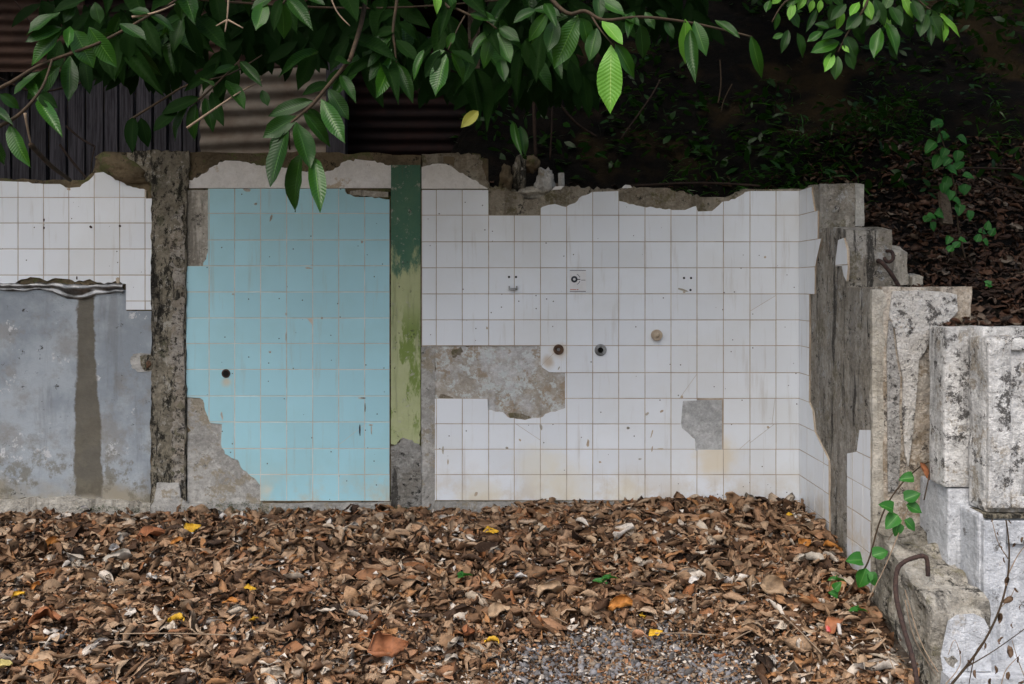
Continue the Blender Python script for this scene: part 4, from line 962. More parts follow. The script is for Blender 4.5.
def leaf_obj(name, parent, base, tip, kind, r, width=None, face=None):
    base = Vector(base); tip = Vector(tip); d = tip - base; L = d.length; x = d.normalized()
    nrm = face or Vector((r.uniform(-.5, .5), -1, r.uniform(.1, .9)))
    z = (nrm - x * nrm.dot(x)).normalized(); y = z.cross(x)
    me = LM[kind][r.randrange(4)]
    wd = (width / L / .34) if width else r.uniform(.85, 1.1)
    wd = max(.6, min(1.7, wd))
    o = mk(name, me, parent)
    mw = Matrix(((x.x, y.x, z.x), (x.y, y.y, z.y), (x.z, y.z, z.z))).to_4x4() @ Matrix.Diagonal((L, L * wd, L, 1))
    mw.translation = base
    o.matrix_basis = mw
    return o
tree = empty('tree', (-5.4, 6.6, 1.4), 'large-leaved dark green tree whose branches hang over the wall from the top left', 'tree')
TW = Matrix.Translation(tree.location)
def tchild(name, me, parent, Tp):
    o = mk(name, me, parent); o.matrix_parent_inverse = Tp.inverted(); return o
def mktube(name, pts, r0, mat, parent, Tp, taper=.5, n=7):
    v, f = tube(None, smooth(pts, 4), r0, None, n, None, taper); me = pyd(name, v, f, mat, True); return tchild(name, me, parent, Tp)
mktube('trunk', [(-5.4, 6.6, 1.2), (-5.3, 6.5, 2.4), (-5.0, 6.3, 3.8), (-4.6, 5.9, 5.2)], .17, M['bark'], tree, TW, .55, 12)
mktube('limb', [(-4.95, 6.25, 4.0), (-3.6, 5.4, 3.7), (-2.0, 4.6, 3.2), (-.4, 4.2, 2.9), (1.2, 4.0, 2.75)], .07, M['bark'], tree, TW, .35, 8)
mktube('limb', [(-4.6, 5.9, 5.0), (-2.5, 6.4, 4.9), (0, 6.8, 4.8), (3, 7.2, 4.9)], .09, M['bark'], tree, TW, .4, 8)
mktube('limb', [(-5.1, 6.4, 3.3), (-4.0, 5.0, 2.9), (-3.0, 4.1, 2.55), (-1.9, 3.8, 2.42)], .05, M['bark'], tree, TW, .4, 8)
def branch(pts, r0=.009, n=6, taper=.45, mat='twig', par=None, Tp=None):
    b = mktube('branch', [P(*p) for p in pts], r0, M[mat], par or tree, Tp or TW, taper, n); return b
NLEAF = [0]
def leaves(b, lst, Y0, r, dep=.12, nm='leaf', Tp=None):
    for e in lst:
        bx, by, tx, ty, w, kind = e[:6]; Y = (e[6] if len(e) > 6 else Y0)
        dY = r.uniform(-dep, dep * .4)
        base = P(bx, by, Y); tip = P(tx, ty, Y + dY)
        wd = w * Y / F if w else None
        o = leaf_obj(nm, b, base, tip, kind, r, wd)
        NLEAF[0] += 1
r = random.Random(5)
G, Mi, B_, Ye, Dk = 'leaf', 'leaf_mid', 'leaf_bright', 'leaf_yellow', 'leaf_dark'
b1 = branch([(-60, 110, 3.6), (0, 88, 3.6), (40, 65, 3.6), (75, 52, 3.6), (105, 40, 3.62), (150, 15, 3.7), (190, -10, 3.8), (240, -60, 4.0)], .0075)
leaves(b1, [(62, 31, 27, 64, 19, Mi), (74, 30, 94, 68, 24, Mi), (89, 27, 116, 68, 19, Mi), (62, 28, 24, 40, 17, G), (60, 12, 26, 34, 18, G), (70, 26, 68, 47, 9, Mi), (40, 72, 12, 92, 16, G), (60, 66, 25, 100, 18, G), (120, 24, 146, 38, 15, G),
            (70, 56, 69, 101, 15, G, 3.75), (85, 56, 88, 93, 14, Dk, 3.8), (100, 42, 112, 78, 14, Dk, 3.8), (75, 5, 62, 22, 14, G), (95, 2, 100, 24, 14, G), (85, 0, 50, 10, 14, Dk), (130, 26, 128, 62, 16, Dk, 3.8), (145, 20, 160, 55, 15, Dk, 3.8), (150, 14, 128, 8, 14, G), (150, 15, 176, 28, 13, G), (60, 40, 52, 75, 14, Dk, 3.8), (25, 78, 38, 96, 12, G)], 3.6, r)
b2 = branch([(-40, 145, 3.5), (0, 126, 3.5), (22, 112, 3.5), (42, 88, 3.52), (52, 60, 3.58)], .008)
leaves(b2, [(38, 101, 60, 129, 16, Mi), (10, 126, 26, 167, 19, Mi), (0, 94, 21, 109, 13, G), (-10, 108, 11, 119, 12, G), (-8, 130, 4, 166, 16, G), (-20, 115, -30, 150, 16, G), (40, 94, 56, 107, 14, Dk)], 3.5, r)
b3 = branch([(25, 113, 3.55), (27, 125, 3.56), (31, 145, 3.6)], .006, mat='palestick')
b3 = branch([(31, 145, 3.6), (50, 165, 3.9), (70, 180, 4.2)], .010, taper=.8)
b4 = branch([(350, 60, 3.7), (328, 86, 3.7), (313, 104, 3.7), (298, 117, 3.7), (289, 127, 3.7), (290, 150, 3.72)], .0085)
b4b = branch([(370, -30, 3.9), (362, 20, 3.8), (350, 60, 3.7)], .011, taper=.8)
leaves(b4, [(313, 101, 266, 115, 15, G), (297, 116, 262, 138, 17, G), (288, 127, 267, 186, 22, G), (296, 122, 311, 168, 20, G), (303, 112, 334, 147, 16, G), (321, 99, 345, 143, 16, Mi), (328, 88, 349, 120, 14, G), (301, 154, 287, 214, 25, G), (314, 158, 321, 210, 18, Mi),
            (308, 108, 328, 135, 14, Dk, 3.8), (290, 126, 262, 152, 16, G), (345, 70, 322, 88, 13, Dk), (340, 75, 357, 100, 13, G), (330, 84, 300, 92, 14, Dk, 3.8), (350, 62, 335, 60, 12, Dk)], 3.7, r)
b5 = branch([(300, -40, 3.7), (290, -10, 3.7), (283, 4, 3.7)], .008)
leaves(b5, [(265, 1, 256, 30, 15, Mi), (282, 2, 285, 40, 16, Mi), (288, 0, 312, 24, 16, G), (275, -5, 250, 8, 14, G), (295, -10, 325, 4, 14, G), (280, 0, 272, 28, 13, Dk)], 3.7, r)
b6 = branch([(402, -40, 3.8), (397, 0, 3.8), (393, 30, 3.8), (395, 48, 3.8), (396, 64, 3.8)], .008)
leaves(b6, [(392, 34, 371, 52, 14, G), (391, 41, 366, 66, 14, G), (392, 49, 367, 80, 15, G), (393, 57, 377, 97, 16, Mi), (397, 64, 414, 101, 16, G), (396, 40, 418, 60, 14, Dk), (396, 30, 372, 34, 14, Dk), (398, 22, 420, 38, 14, Dk), (395, 12, 374, 20, 14, Dk)], 3.8, r)
b7 = branch([(430, -30, 3.9), (445, 4, 3.8), (457, 9, 3.78), (470, 15, 3.76), (484, 20, 3.75), (497, 29, 3.75)], .007)
b7b = branch([(466, 14, 3.78), (458, 28, 3.75), (448, 50, 3.72)], .004)
leaves(b7b, [(424, 50, 411, 79, 10, Mi), (445, 51, 422, 64, 13, Mi), (446, 54, 435, 96, 17, Mi), (451, 53, 468, 81, 16, Mi), (455, 33, 445, 48, 10, Mi), (440, 50, 425, 78, 12, Dk), (452, 50, 475, 64, 12, Dk)], 3.72, r)
leaves(b7, [(494, 30, 482, 69, 15, Mi), (498, 32, 511, 63, 14, Mi), (491, 31, 468, 52, 14, G), (499, 28, 520, 40, 14, G), (436, -14, 438, 14, 10, B_), (449, -6, 456, 10, 13, Mi), (470, 14, 497, 20, 10, G), (484, 22, 500, 52, 12, Dk), (478, 111, 461, 127, 12, Ye, 3.9), (513, 122, 519, 152, 10, G, 3.95), (520, 126, 527, 156, 11, G, 3.95), (500, 60, 505, 80, 13, G), (510, 78, 495, 100, 13, Dk, 4.0)], 3.75, r)
b8 = branch([(520, -60, 3.8), (545, -10, 3.7), (567, 13, 3.65), (585, 11, 3.62), (604, 20, 3.6), (640, 17, 3.62), (680, 21, 3.65), (720, 29, 3.7), (752, 37, 3.72)], .009)
b8b = branch([(590, 13, 3.62), (599, 28, 3.58), (613, 45, 3.55)], .0045)
leaves(b8, [(578, 15, 554, 69, 21, Mi), (556, 18, 548, 52, 15, G), (548, 12, 528, 42, 13, Mi), (581, 18, 571, 43, 11, Mi), (582, 18, 591, 48, 18, Mi), (597, 28, 589, 61, 15, Mi), (597, -5, 601, 20, 14, G), (600, 0, 626, 13, 15, Mi), (633, 12, 627, 34, 10, G), (645, 12, 655, 29, 10, Mi), (640, 24, 645, 60, 17, G), (622, 14, 640, 24, 12, G),
            (685, 19, 687, 65, 17, B_), (694, 21, 707, 56, 14, Mi), (690, 30, 694, 80, 14, G), (715, 20, 740, 37, 9, G), (751, 36, 763, 81, 13, Mi), (665, 22, 675, 38, 12, G), (655, 12, 672, 18, 10, G), (560, 16, 530, 4, 16, G), (545, 4, 556, 22, 12, G), (535, 10, 512, 20, 14, G), (625, 20, 618, 38, 10, Dk), (525, 40, 535, 75, 14, Dk, 3.85), (570, 60, 578, 95, 14, Dk, 3.95), (583, 75, 590, 120, 13, Dk, 4.0)], 3.65, r)
leaves(b8b, [(602, 21, 623, 44, 14, B_), (611, 45, 610, 114, 23, B_), (615, 44, 637, 79, 16, Mi)], 3.55, r)
# dead pale twigs
branch([(229, -12, 3.6), (228, 8, 3.6), (227, 20, 3.6)], .005, mat='palestick'); branch([(227, 20, 3.6), (216, 26, 3.6)], .004, mat='palestick'); branch([(227, 20, 3.6), (225, 32, 3.6)], .004, mat='palestick'); branch([(228, 20, 3.6), (243, 28, 3.58)], .004, mat='palestick')
branch([(325, -20, 3.7), (336, 10, 3.7), (350, 26, 3.7)], .004, mat='palestick'); branch([(132, 17, 3.6), (150, 14, 3.6), (165, 9, 3.6), (175, 4, 3.7)], .005, mat='palestick'); branch([(187, 128, 3.8), (210, 112, 3.8), (240, 92, 3.9), (262, 80, 4.0)], .005, mat='palestick')
bb1 = branch([(130, 120, 4.0), (165, 98, 4.0), (188, 85, 4.0), (230, 74, 4.0), (262, 55, 4.1)], .005); 
bb2 = branch([(165, 112, 3.95), (190, 105, 3.95), (212, 88, 3.95), (240, 60, 4.0)], .006)
leaves(bb2, [(187, 108, 168, 140, 16, G), (196, 104, 190, 142, 17, G), (205, 98, 214, 132, 15, G), (200, 98, 160, 112, 15, Dk), (178, 110, 152, 130, 15, Dk), (133, 118, 130, 150, 16, Dk), (214, 86, 200, 78, 9, Mi), (235, 66, 214, 72, 9, G), (226, 80, 245, 108, 14, G), (212, 92, 222, 125, 12, Dk), (141, 118, 148, 148, 14, Dk), (240, 62, 262, 84, 12, G), (262, 90, 268, 106, 9, G)], 3.95, r)
# filler leaves between the named clusters: whorls on hidden twigs
bf = branch([(60, -60, 4.1), (150, -10, 4.1), (260, 4, 4.2), (380, 8, 4.2), (500, 0, 4.2), (620, -15, 4.2), (740, -40, 4.3)], .006)
cnt = 0
while cnt < 125:
    cx_ = r.uniform(55, 640); ymax = 78 if cx_ < 230 else (58 if cx_ < 420 else (74 if cx_ < 560 else 30)); cy_ = r.uniform(-30, ymax); Y = r.uniform(3.85, 4.6)
    for q in range(r.choice([2, 3, 4])):
        a = math.radians(r.gauss(90, 55)); L = r.uniform(36, 54)
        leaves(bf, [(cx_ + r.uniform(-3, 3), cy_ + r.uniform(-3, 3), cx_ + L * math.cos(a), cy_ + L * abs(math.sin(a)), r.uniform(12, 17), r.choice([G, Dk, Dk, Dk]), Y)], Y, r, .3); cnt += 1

tm = []
for q in range(6):
    v = []; 
    for i_ in range(6):
        t = i_ / 5; w_ = (.006 if i_ in (0, 5) else .17 * math.sin(math.pi * t) ** .7)
        for s_ in (-1, 0, 1): v.append((t, s_ * w_, abs(s_) * w_ * .35 - .14 * t * t * (q % 3) * .6 + .02 * noise.noise(Vector((t * 3, s_, q)))))
    tm.append((np.array(v), np.array([[i_ * 3 + j_, i_ * 3 + 3 + j_, i_ * 3 + 4 + j_, i_ * 3 + 1 + j_] for i_ in range(5) for j_ in range(2)])))
it = []
while len(it) < 900:
    cx_ = r.uniform(40, 700); ymax = 20 if cx_ < 75 else (88 if cx_ < 230 else (66 if cx_ < 420 else (95 if cx_ < 600 else 34))); cy_ = ymax - abs(r.gauss(0, 55)) - 14; Y = r.uniform(4.5, 5.7)
    if noise.noise(Vector((cx_ * .016, cy_ * .02, Y * .4))) < -.02: continue
    p = P(cx_, cy_, Y); a = math.radians(r.gauss(-90, 42)); d = Vector((math.cos(a), r.uniform(-.5, .3), math.sin(a))).normalized(); nn = Vector((r.uniform(-.6, .6), -1, r.uniform(0, .9))); z = (nn - d * nn.dot(d)).normalized(); yv = z.cross(d)
    it.append((p.x, p.y, p.z, r.uniform(.13, .20), np.array(((d.x, yv.x, z.x), (d.y, yv.y, z.y), (d.z, yv.z, z.z))), r.random()))
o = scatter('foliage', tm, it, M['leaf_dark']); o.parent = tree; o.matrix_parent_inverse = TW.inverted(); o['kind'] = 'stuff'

# right-hand small-leaved tree
tree2 = empty('tree', (4.9, 6.4, 2.2), 'small-leaved tree with yellow-edged leaves hanging in at the top right', 'tree')
T2 = Matrix.Translation(tree2.location)
mktube('trunk', [(4.9, 6.4, 1.9), (4.8, 6.2, 3.2), (4.5, 5.8, 4.6)], .12, M['bark'], tree2, T2, .6, 12)
mktube('limb', [(4.75, 6.1, 3.5), (3.4, 5.0, 3.3), (2.2, 4.2, 2.75), (1.3, 3.9, 2.5)], .04, M['bark'], tree2, T2, .4, 8)
def br2(pts, r0=.006): return branch(pts, r0, par=tree2, Tp=T2)
c1 = br2([(880, -40, 3.9), (868, 0, 3.8), (858, 18, 3.8), (847, 34, 3.8), (838, 52, 3.8)]); c2 = br2([(830, -40, 3.9), (810, -10, 3.8), (785, 2, 3.8), (772, 22, 3.8)]); c3 = br2([(890, -40, 3.9), (910, -10, 3.8), (925, 6, 3.8), (945, 18, 3.8)])
leaves(c2, [(778, 12, 775, 30, 7, Mi), (794, 3, 789, 20, 8, B_), (806, -4, 797, 10, 11, B_), (800, -4, 786, 6, 10, Mi), (813, 0, 810, 13, 7, B_), (821, 0, 819, 13, 7, B_), (784, 34, 772, 38, 6, Mi), (788, 30, 782, 53, 10, G), (797, 33, 806, 58, 11, G), (770, 0, 766, 12, 7, Mi), (782, -8, 772, 4, 9, B_), (790, 10, 800, 28, 10, G)], 3.8, r, .06, Tp=T2)
leaves(c1, [(823, 31, 807, 42, 8, Mi), (839, 42, 811, 51, 14, Mi), (843, 32, 822, 37, 12, G), (845, 36, 858, 60, 15, G), (833, 53, 825, 71, 10, B_), (838, 56, 835, 80, 11, Mi), (846, 50, 855, 70, 11, G), (846, 4, 830, 20, 11, G), (859, 2, 850, 16, 8, B_), (865, -2, 872, 20, 9, B_), (874, -2, 885, 26, 12, G), (880, 28, 874, 58, 12, Mi), (886, 23, 901, 52, 15, Mi), (840, 20, 815, 30, 13, Dk, 3.9), (852, 26, 866, 44, 12, Dk, 3.9),
            (836, 47, 822, 62, 9, G), (862, 12, 846, 30, 12, G), (870, 10, 862, 34, 11, Dk, 3.9), (880, 10, 866, 26, 11, G), (842, 46, 850, 52, 8, B_), (890, 40, 896, 60, 8, G), (829, 28, 815, 22, 11, G)], 3.8, r, .06, Tp=T2)
leaves(c3, [(902, -4, 914, 18, 10, B_), (912, 0, 922, 22, 12, G), (900, 5, 896, 24, 12, G), (928, 9, 944, 41, 14, G), (937, 13, 963, 36, 7, B_), (944, 18, 946, 42, 9, B_), (926, 14, 920, 36, 12, G), (930, 24, 932, 44, 9, G), (892, -6, 884, 10, 10, Mi), (915, 6, 930, 2, 9, G), (968, -12, 970, 18, 12, Dk), (904, 14, 908, 36, 12, Dk, 3.9), (890, 6, 902, 26, 12, G), (940, 5, 930, 22, 10, Dk)], 3.8, r, .06, Tp=T2)
k = 0
while k < 46:
    x = r.uniform(775, 950); y = r.uniform(-34, 12); a = math.radians(r.gauss(90, 50)); L = r.uniform(16, 27)
    leaves(c1 if x < 880 else c3, [(x, y, x + L * math.cos(a), y + L * math.sin(a), r.uniform(8, 12), r.choice([G, Mi, B_, Dk, G]), r.uniform(3.8, 4.1))], 3.9, r, .06, Tp=T2); k += 1

# crowns overhead (outside the picture): they keep the bank and the wall top in the shade
def crown(parent, Tp, cnt, fn, seed, s0=.13, s1=.2):
    tm = []
    for q in range(4):
        v = np.array([(0, 0, 0), (.35, -.17, .03), (.35, .17, .03), (.75, -.13, .0), (.75, .13, .0), (1, 0, -.06)], float); tm.append((v, np.array([[0, 1, 2], [1, 3, 2], [3, 4, 2], [3, 5, 4]])))
    rr_ = random.Random(seed); it = []
    while len(it) < cnt:
        p = fn(rr_)
        if p: it.append((*p, rr_.uniform(s0, s1), rndrot(rr_, .6), rr_.random()))
    o = scatter('foliage', tm, it, M['leaf_dark'], False); o.parent = parent; o.matrix_parent_inverse = Tp.inverted(); o['kind'] = 'stuff'
def fn1(q):
    x = q.uniform(-7, 2.6); y = q.uniform(3.3, 10.5); z = H + .2884 * y + .14 + .15 * max(0, 4.2 - y) + abs(q.gauss(0, .45)) + .12 * abs(noise.noise(Vector((x, y, 0))))
    if x < -5.5 or y > 6 or y > 3.6 + .35 * noise.noise(Vector((x * 1.5, 0, 5))): return (x, y, z)
def fn2(q):
    x = q.uniform(1.8, 7.5); y = q.uniform(3.7, 10.5); z = H + .2884 * y + .16 + abs(q.gauss(0, .5)); return (x, y, z)
crown(tree, TW, 21000, fn1, 1); crown(tree2, T2, 15000, fn2, 2, .10, .16)

# ------------------------------------------------------------------ plants and debris on the bank
it = []; r = random.Random(21)
while len(it) < 4200:
    if r.random() < .9: x = r.uniform(1.98, 4.2); y = 4.6 + 2.2 * r.random() ** 1.2
    else: x = r.uniform(-.6, 3.5); y = 6.1 + .5 * r.random() ** 2
    if x < 1.98 and y < 6.1: continue
    z = hz(x, y); it.append((x, y, z + r.uniform(.0, .03), r.uniform(.04, .10), rndrot(r, .5), r.random()))
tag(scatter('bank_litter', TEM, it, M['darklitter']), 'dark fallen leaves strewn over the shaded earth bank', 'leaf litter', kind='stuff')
GL = [green_leaf_mesh('leaf', .62, M['ivy'], .32, .9, .12, 3, 6, 4, .62), green_leaf_mesh('leaf', .42, M['leaf'], .15, .4, .04, 5, 4, 4, .9)]
def bank_plant(stem_px, Y, leaf_px, label, sz=12, m=0, cat='plant', nm='bank_plant', thick=.003):
    base = P(*stem_px[0], Y); e = empty(nm, base, label, cat); Tp = Matrix.Translation(base)
    mktube('stem', [P(x, y, Y - .01 * i) for i, (x, y) in enumerate(stem_px)], thick, M['twig'], e, Tp, .6, 6)
    for (x, y, a, s_) in leaf_px:
        p = P(x, y, Y - .02 + r.uniform(-.05, .03)); L = s_ * Y / F; a = math.radians(a)
        o = mk('leaf', GL[m], e); d = Vector((math.cos(a), r.uniform(-.4, .1), math.sin(a))).normalized(); n_ = Vector((r.uniform(-.3, .3), -1, .9)); z = (n_ - d * n_.dot(d)).normalized(); yv = z.cross(d)
        mw = Matrix(((d.x, yv.x, z.x), (d.y, yv.y, z.y), (d.z, yv.z, z.z))).to_4x4() @ Matrix.Diagonal((L, L * 1.25, L, 1)); mw.translation = p
        o.matrix_basis = mw; o.matrix_parent_inverse = Tp.inverted()
    return e
lp = [(x, y, r.uniform(-150, 60), r.uniform(11, 16)) for x, y in ((936, 118), (932, 128), (940, 132), (948, 134), (956, 137), (936, 142), (946, 148), (958, 150), (950, 158), (940, 156), (955, 170), (962, 176), (944, 182), (958, 186), (950, 190), (940, 186), (966, 184), (952, 200), (960, 204), (968, 210), (948, 176), (945, 168))]
bank_plant([(966, 262), (958, 225), (956, 195), (948, 160), (938, 125)], 5.35, lp, 'tall leafy green seedling on the bank above the gatepost', thick=.005)
bank_plant([(934, 234), (932, 222), (930, 214)], 5.5, [(x, y, r.uniform(-120, 90), 11) for x, y in ((926, 216), (934, 214), (930, 222), (938, 218), (924, 222))], 'tiny green sprout left of the tall seedling on the bank', m=0)
bank_plant([(985, 252), (982, 236), (984, 226)], 5.2, [(x, y, r.uniform(-120, 90), 10) for x, y in ((978, 232), (986, 230), (982, 240), (990, 236), (976, 242))], 'small green sprout right of the tall seedling on the bank')
bank_plant([(954, 256), (953, 240), (956, 232)], 5.15, [(x, y, r.uniform(-120, 90), 10) for x, y in ((950, 236), (958, 240), (954, 248), (948, 252))], 'low sprout just below the tall seedling on the bank')
bank_plant([(990, 290), (988, 284)], 4.9, [(x, y, r.uniform(0, 180), 8) for x, y in ((985, 286), (991, 285))], 'tiny two-leaved seedling low on the bank near the gatepost')
# dim undergrowth on the bank
tm = []
for q in range(4):
    v = np.array([(0, -.03, 0), (0, .03, 0), (.45, -.05, .05 * q), (.45, .05, .05 * q), (1, 0, -.1)], float); tm.append((v, np.array([[0, 2, 3], [0, 3, 1], [2, 4, 3]])))
it = []
spots_ = [(775, 170, 6.5), (800, 178, 6.4), (830, 165, 6.6), (850, 178, 6.3), (790, 150, 6.9), (865, 150, 6.8), (745, 185, 6.4), (905, 150, 6.9), (920, 140, 7), (690, 175, 6.5), (1000, 160, 6.8), (880, 130, 7.2)]
for (px, py, Y) in spots_:
    for q in range(70):
        c = P(px + r.gauss(0, 14), py, Y + r.gauss(0, .12)); zz = hz(c.x, c.y)
        it.append((c.x, c.y, zz + r.uniform(0, .16), r.uniform(.05, .13), rotm(r.uniform(0, 6.28), -abs(r.gauss(.5, .5)), r.uniform(0, 6.28), 0), r.random()))
tag(scatter('undergrowth', tm, it, M['leaf_mid'], False), 'dim green grass and weeds growing on the shaded bank', 'undergrowth', kind='stuff')
it = []
while len(it) < 2600:
    x = r.uniform(-.4, 5.2); y = r.uniform(6.2, 9.5)
    if noise.noise(Vector((x * 1.4, y * 1.2, 4))) < -.05: continue
    z = hz(x, y); hgt = max(0, .1 + .45 * noise.noise(Vector((x * 1.8, y * 1.8, 8)))) + .06
    it.append((x, y, z + r.uniform(0, hgt), r.uniform(.05, .12), rotm(r.uniform(0, 6.28), abs(r.gauss(.6, .5)), r.uniform(0, 6.28), 0), r.random()))
for (px, py, Y, sp_, n_) in ((800, 165, 6.5, 26, 150), (845, 150, 6.7, 24, 120), (770, 178, 6.4, 16, 70), (900, 118, 7.0, 28, 120), (985, 130, 7.0, 22, 80), (930, 175, 6.2, 16, 50), (700, 178, 6.5, 22, 60), (640, 150, 6.9, 20, 70)):
    for q in range(n_):
        c = P(px + r.gauss(0, sp_), py, Y + r.gauss(0, .15)); zz = hz(c.x, c.y)
        it.append((c.x, c.y, zz + r.uniform(.02, .24), r.uniform(.04, .09), rotm(r.uniform(0, 6.28), r.gauss(.3, .5), r.uniform(0, 6.28), 0), r.random()))
tmb = [(np.array([(0, 0, 0), (.35, -.2, .03), (.35, .2, .03), (.75, -.15, -.02), (.75, .15, -.02), (1, 0, -.1)], float), np.array([[0, 1, 2], [1, 3, 2], [3, 4, 2], [3, 5, 4]]))]
tag(scatter('ground_cover', tmb, it, M['leaf'], False), 'shadowy low leafy growth covering the upper bank', 'ground cover', kind='stuff')
# roots and dead sticks on the bank: one object each
for k, (pts, rad, lab) in enumerate((
    ([(536, 160, 6.5), (534, 100, 6.5), (538, 40, 6.6), (530, -10, 6.8)], .016, 'thin reddish aerial root hanging behind the wall, thickest of the pair'),
    ([(550, 160, 6.6), (552, 110, 6.6), (548, 50, 6.7)], .009, 'thin reddish aerial root just right of the thickest one'),
    ([(555, 98, 6.3), (575, 122, 6.35), (597, 137, 6.4)], .010, 'dark curved root crossing the bank below the bright hanging leaf'),
    ([(620, 140, 6.6), (650, 98, 6.7), (660, 80, 6.8)], .008, 'thin dark stick leaning right on the bank'),
    ([(720, 60, 6.7), (721, 84, 6.6), (718, 103, 6.5)], .006, 'pale upright dead stem high on the bank'),
    ([(732, 84, 6.6), (724, 100, 6.55), (721, 112, 6.5)], .005, 'short pale dead stem leaning beside the upright one'),
    ([(955, 168, 5.9), (985, 168, 5.9), (1015, 169, 5.9)], .007, 'thin level twig on the bank right of the tall seedling'),
    ([(985, 178, 5.7), (1005, 186, 5.7), (1030, 190, 5.6)], .007, 'thin twig sloping down at the right edge of the bank'),
    ([(60, 145, 7.0), (75, 165, 6.9), (92, 184, 6.6)], .012, 'dark dead stick leaning behind the left end of the wall'),
    ([(66, 126, 7.0), (80, 138, 6.9), (94, 146, 6.7)], .010, 'dark forked dead stick above the leaning one at left'),
    ([(95, 146, 6.6), (92, 160, 6.5), (90, 176, 6.4)], .006, 'thin brown upright twig beside the render lump'),
    ([(0, 78, 6.9), (40, 92, 6.9), (110, 76, 6.9), (170, 72, 6.9)], .008, 'dark wire strung across the shed boards'),
    ([(8, -10, 6.6), (30, 22, 6.6), (60, 60, 6.6)], .006, 'thin dark wire slanting across the rusty sheet at top left'),
    ([(630, 186, 6.05), (700, 183, 6.1), (760, 186, 6.05)], .010, 'dark stick lying along the top of the white-tiled wall'))):
    tg = tube('dead_twig', smooth([P(*q) for q in pts], 5), rad * .8, M['shaded_twig'] if k not in (4, 5) else M['twig'], 6, wob=.1); tag(tg, lab, 'twig')
o = mk('wood_offcut', prism_mesh('wood_offcut', [(-.03, -.1), (.03, -.1), (.028, .08), (-.026, .1)], -.012, .012, M['bark'])); o.location = P(945, 208, 5.5); o.rotation_euler = (1.2, .1, .1); tag(o, 'upright brown wood offcut behind the tall seedling', 'wood')

# moss line at the wall foot
it = []
for k in range(900):
    px = r.choice([r.gauss(232, 22), r.gauss(120, 30), r.gauss(250, 30), r.gauss(400, 12)]); p = P(px, 510, D - .035)
    it.append((p.x, D - .03 - r.uniform(0, .03), V(510) + r.uniform(-.01, .05) * (1.2 if 200 < px < 270 else .6), r.uniform(.012, .03), rndrot(r, 1.2), r.random()))
tag(scatter('moss', tm, it, M['leaf'], False), 'dark green moss and tiny ferns along the foot of the wall', 'moss', kind='stuff')
# tiny green leaves in the litter
for (px, py, lab) in ((463, 590, 'small green leaf in the litter left of the large tan leaf'), (602, 596, 'green sprig in the litter behind the gravel'), (835, 594, 'low green leaf pair at the foot of the side wall'), (856, 625, 'round green seedling leaf beside the low wall'), (609, 592, 'bright green leaf tip beside the green sprig')):
    p = ground_pt(px, py) + Vector((0, -.02, .07)); e = empty('green_sprig', p, lab, 'green sprig')
    for q in range(3):
        a = q * 2.1 + px; o = mk('leaf', GL[0], e); o.rotation_euler = (-.5, -.3, a); o.scale = (.05,) * 3

# vine by the pier
e = empty('vine', P(855, 592, 4.55), 'climbing vine with bright green leaves rising beside the end of the side wall', 'vine'); Tp = Matrix.Translation(P(855, 592, 4.55)); 
mktube('stem', [P(845, 596, 4.5), P(858, 577, 4.5), (P(868, 562, 4.5)), P(878, 527, 4.5), P(888, 503, 4.55), P(905, 480, 4.58), P(928, 462, 4.55), P(929, 475, 4.5), P(924, 500, 4.45)], .0042, M['twig'], e, Tp, .7, 6)
mktube('stem', [P(888, 540, 4.5), P(905, 515, 4.48), P(918, 485, 4.5)], .002, M['palestick'], e, Tp, .7, 5)
for (x, y, a, s_) in ((862, 560, 170, 15), (866, 568, 250, 17), (872, 556, 20, 14), (868, 572, 300, 12), (893, 510, 150, 14), (904, 500, 30, 14), (898, 515, 220, 15), (906, 505, 340, 13), (898, 522, 260, 12), (904, 520, 320, 12), (914, 478, 180, 12), (838, 596, 150, 9), (834, 590, 60, 9)):
    L = s_ * 4.45 / F * 1.2; a = math.radians(a); o = mk('leaf', GL[0], e); d = Vector((math.cos(a), r.uniform(-.5, 0), math.sin(a))).normalized(); n_ = Vector((r.uniform(-.2, .2), -1, .8)); z = (n_ - d * n_.dot(d)).normalized(); yv = z.cross(d)
    mw = Matrix(((d.x, yv.x, z.x), (d.y, yv.y, z.y), (d.z, yv.z, z.z))).to_4x4() @ Matrix.Diagonal((L * 1.1, L * 1.35, L, 1)); mw.translation = P(x, y, 4.44); o.matrix_basis = mw; o.matrix_parent_inverse = Tp.inverted()
mb = tem_mesh('withered_leaf', FLAT[2], M['f_rust'])
o = mk('withered_leaf', mb, e); o.matrix_basis = Matrix.Translation(P(925, 471, 4.5)) @ Euler((1.2, 1.1, 0)).to_matrix().to_4x4() @ Matrix.Scale(.09, 4); o.matrix_parent_inverse = Tp.inverted()

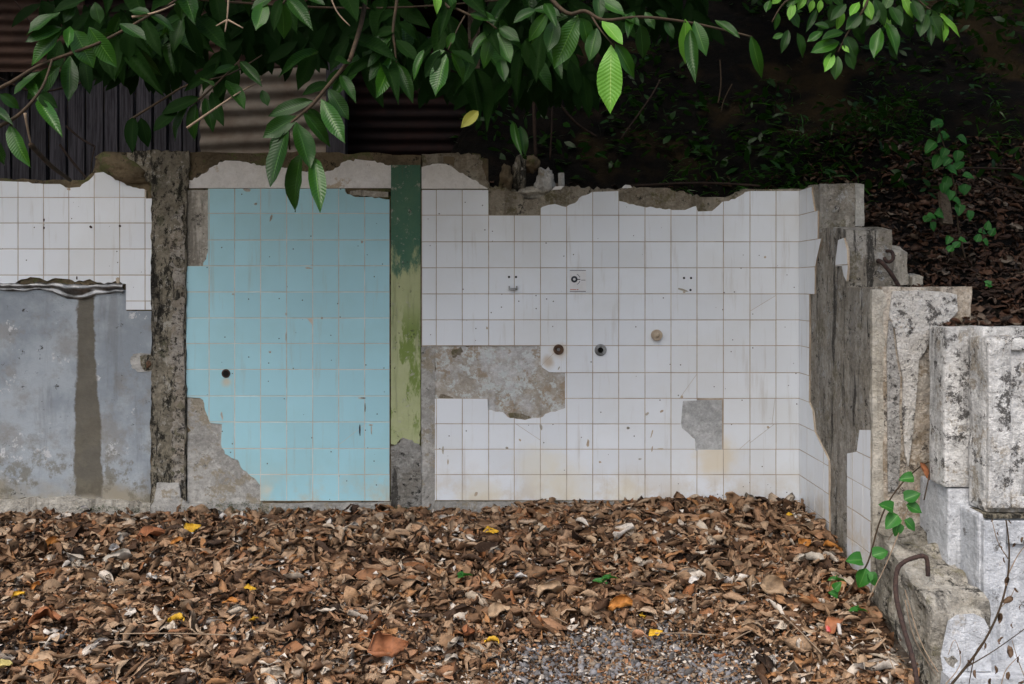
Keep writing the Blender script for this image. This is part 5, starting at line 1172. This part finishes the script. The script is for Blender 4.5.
# dead weed in front of the gatepost
Yw = 3.75; b0 = P(938, 700, Yw); e = empty('dead_weed', b0, 'dry brown weed with withered seed pods in front of the white gatepost', 'weed'); Tp = Matrix.Translation(b0)
stems = [([(938, 700), (965, 668), (985, 640), (1000, 608), (1008, 575), (1009, 545), (1006, 520)], .005), ([(985, 640), (975, 655), (968, 690)], .003), ([(965, 668), (995, 650), (1030, 625)], .0025), ([(1008, 575), (1018, 555), (1030, 540)], .0022), ([(1009, 560), (998, 542), (992, 520)], .0022),
         ([(1000, 608), (1010, 598), (1014, 590)], .002), ([(940, 690), (960, 665), (955, 640), (948, 655)], .0018), ([(1030, 690), (1018, 660), (1012, 640)], .002), ([(905, 600), (915, 640), (938, 678)], .0022), ([(1000, 690), (1006, 670), (1020, 655)], .002)]
for pts, rad in stems: mktube('stem', [P(x, y, Yw + .02 * math.sin(x * .1)) for x, y in pts], rad, M['twig'] if rad > .0023 else M['palestick'], e, Tp, .5, 6)
pm_ = [tem_mesh('withered_leaf', TEM[i], M['f_withered']) for i in (1, 4)] + [tem_mesh('withered_leaf', TEM[6], M['f_withered'])]
for k, (x, y, s_) in enumerate(((1007, 581, 11), (1008, 600, 12), (1004, 560, 6), (1000, 618, 12), (1010, 652, 13), (1000, 640, 9), (1014, 545, 6), (992, 520, 5), (998, 533, 5), (1022, 540, 7), (985, 646, 8), (970, 662, 7), (996, 670, 9), (1008, 676, 9), (1018, 660, 7), (975, 674, 9), (1020, 607, 6), (1012, 625, 6), (1001, 548, 5), (1016, 590, 6), (1022, 682, 9), (990, 682, 9), (960, 652, 5), (1010, 522, 5))):
    o = mk('withered_leaf', pm_[k % 3], e); o.matrix_basis = Matrix.Translation(P(x, y, Yw - .01)) @ Euler((r.uniform(.8, 2), r.uniform(.6, 1.8), r.uniform(0, 6))).to_matrix().to_4x4() @ Matrix.Scale(s_ * Yw / F, 4); o.matrix_parent_inverse = Tp.inverted()
# grass stalks leaning on the low wall
for k, (pts, lab) in enumerate((([(868, 600, 4.35), (888, 560, 4.4), (915, 490, 4.5)], 'dry straw leaning on the pier behind the green vine'), ([(895, 672, 3.95), (884, 645, 4.05), (872, 622, 4.2)], 'dry straw at the foot of the low wall left of the bent bar'), ([(905, 590, 4.15), (920, 640, 3.98), (938, 672, 3.8)], 'dry straw slanting across the low wall right of the bent bar'))):
    tag(tube('dry_straw', smooth([P(*q) for q in pts], 4), .0022, M['palestick'], 5), lab, 'straw')
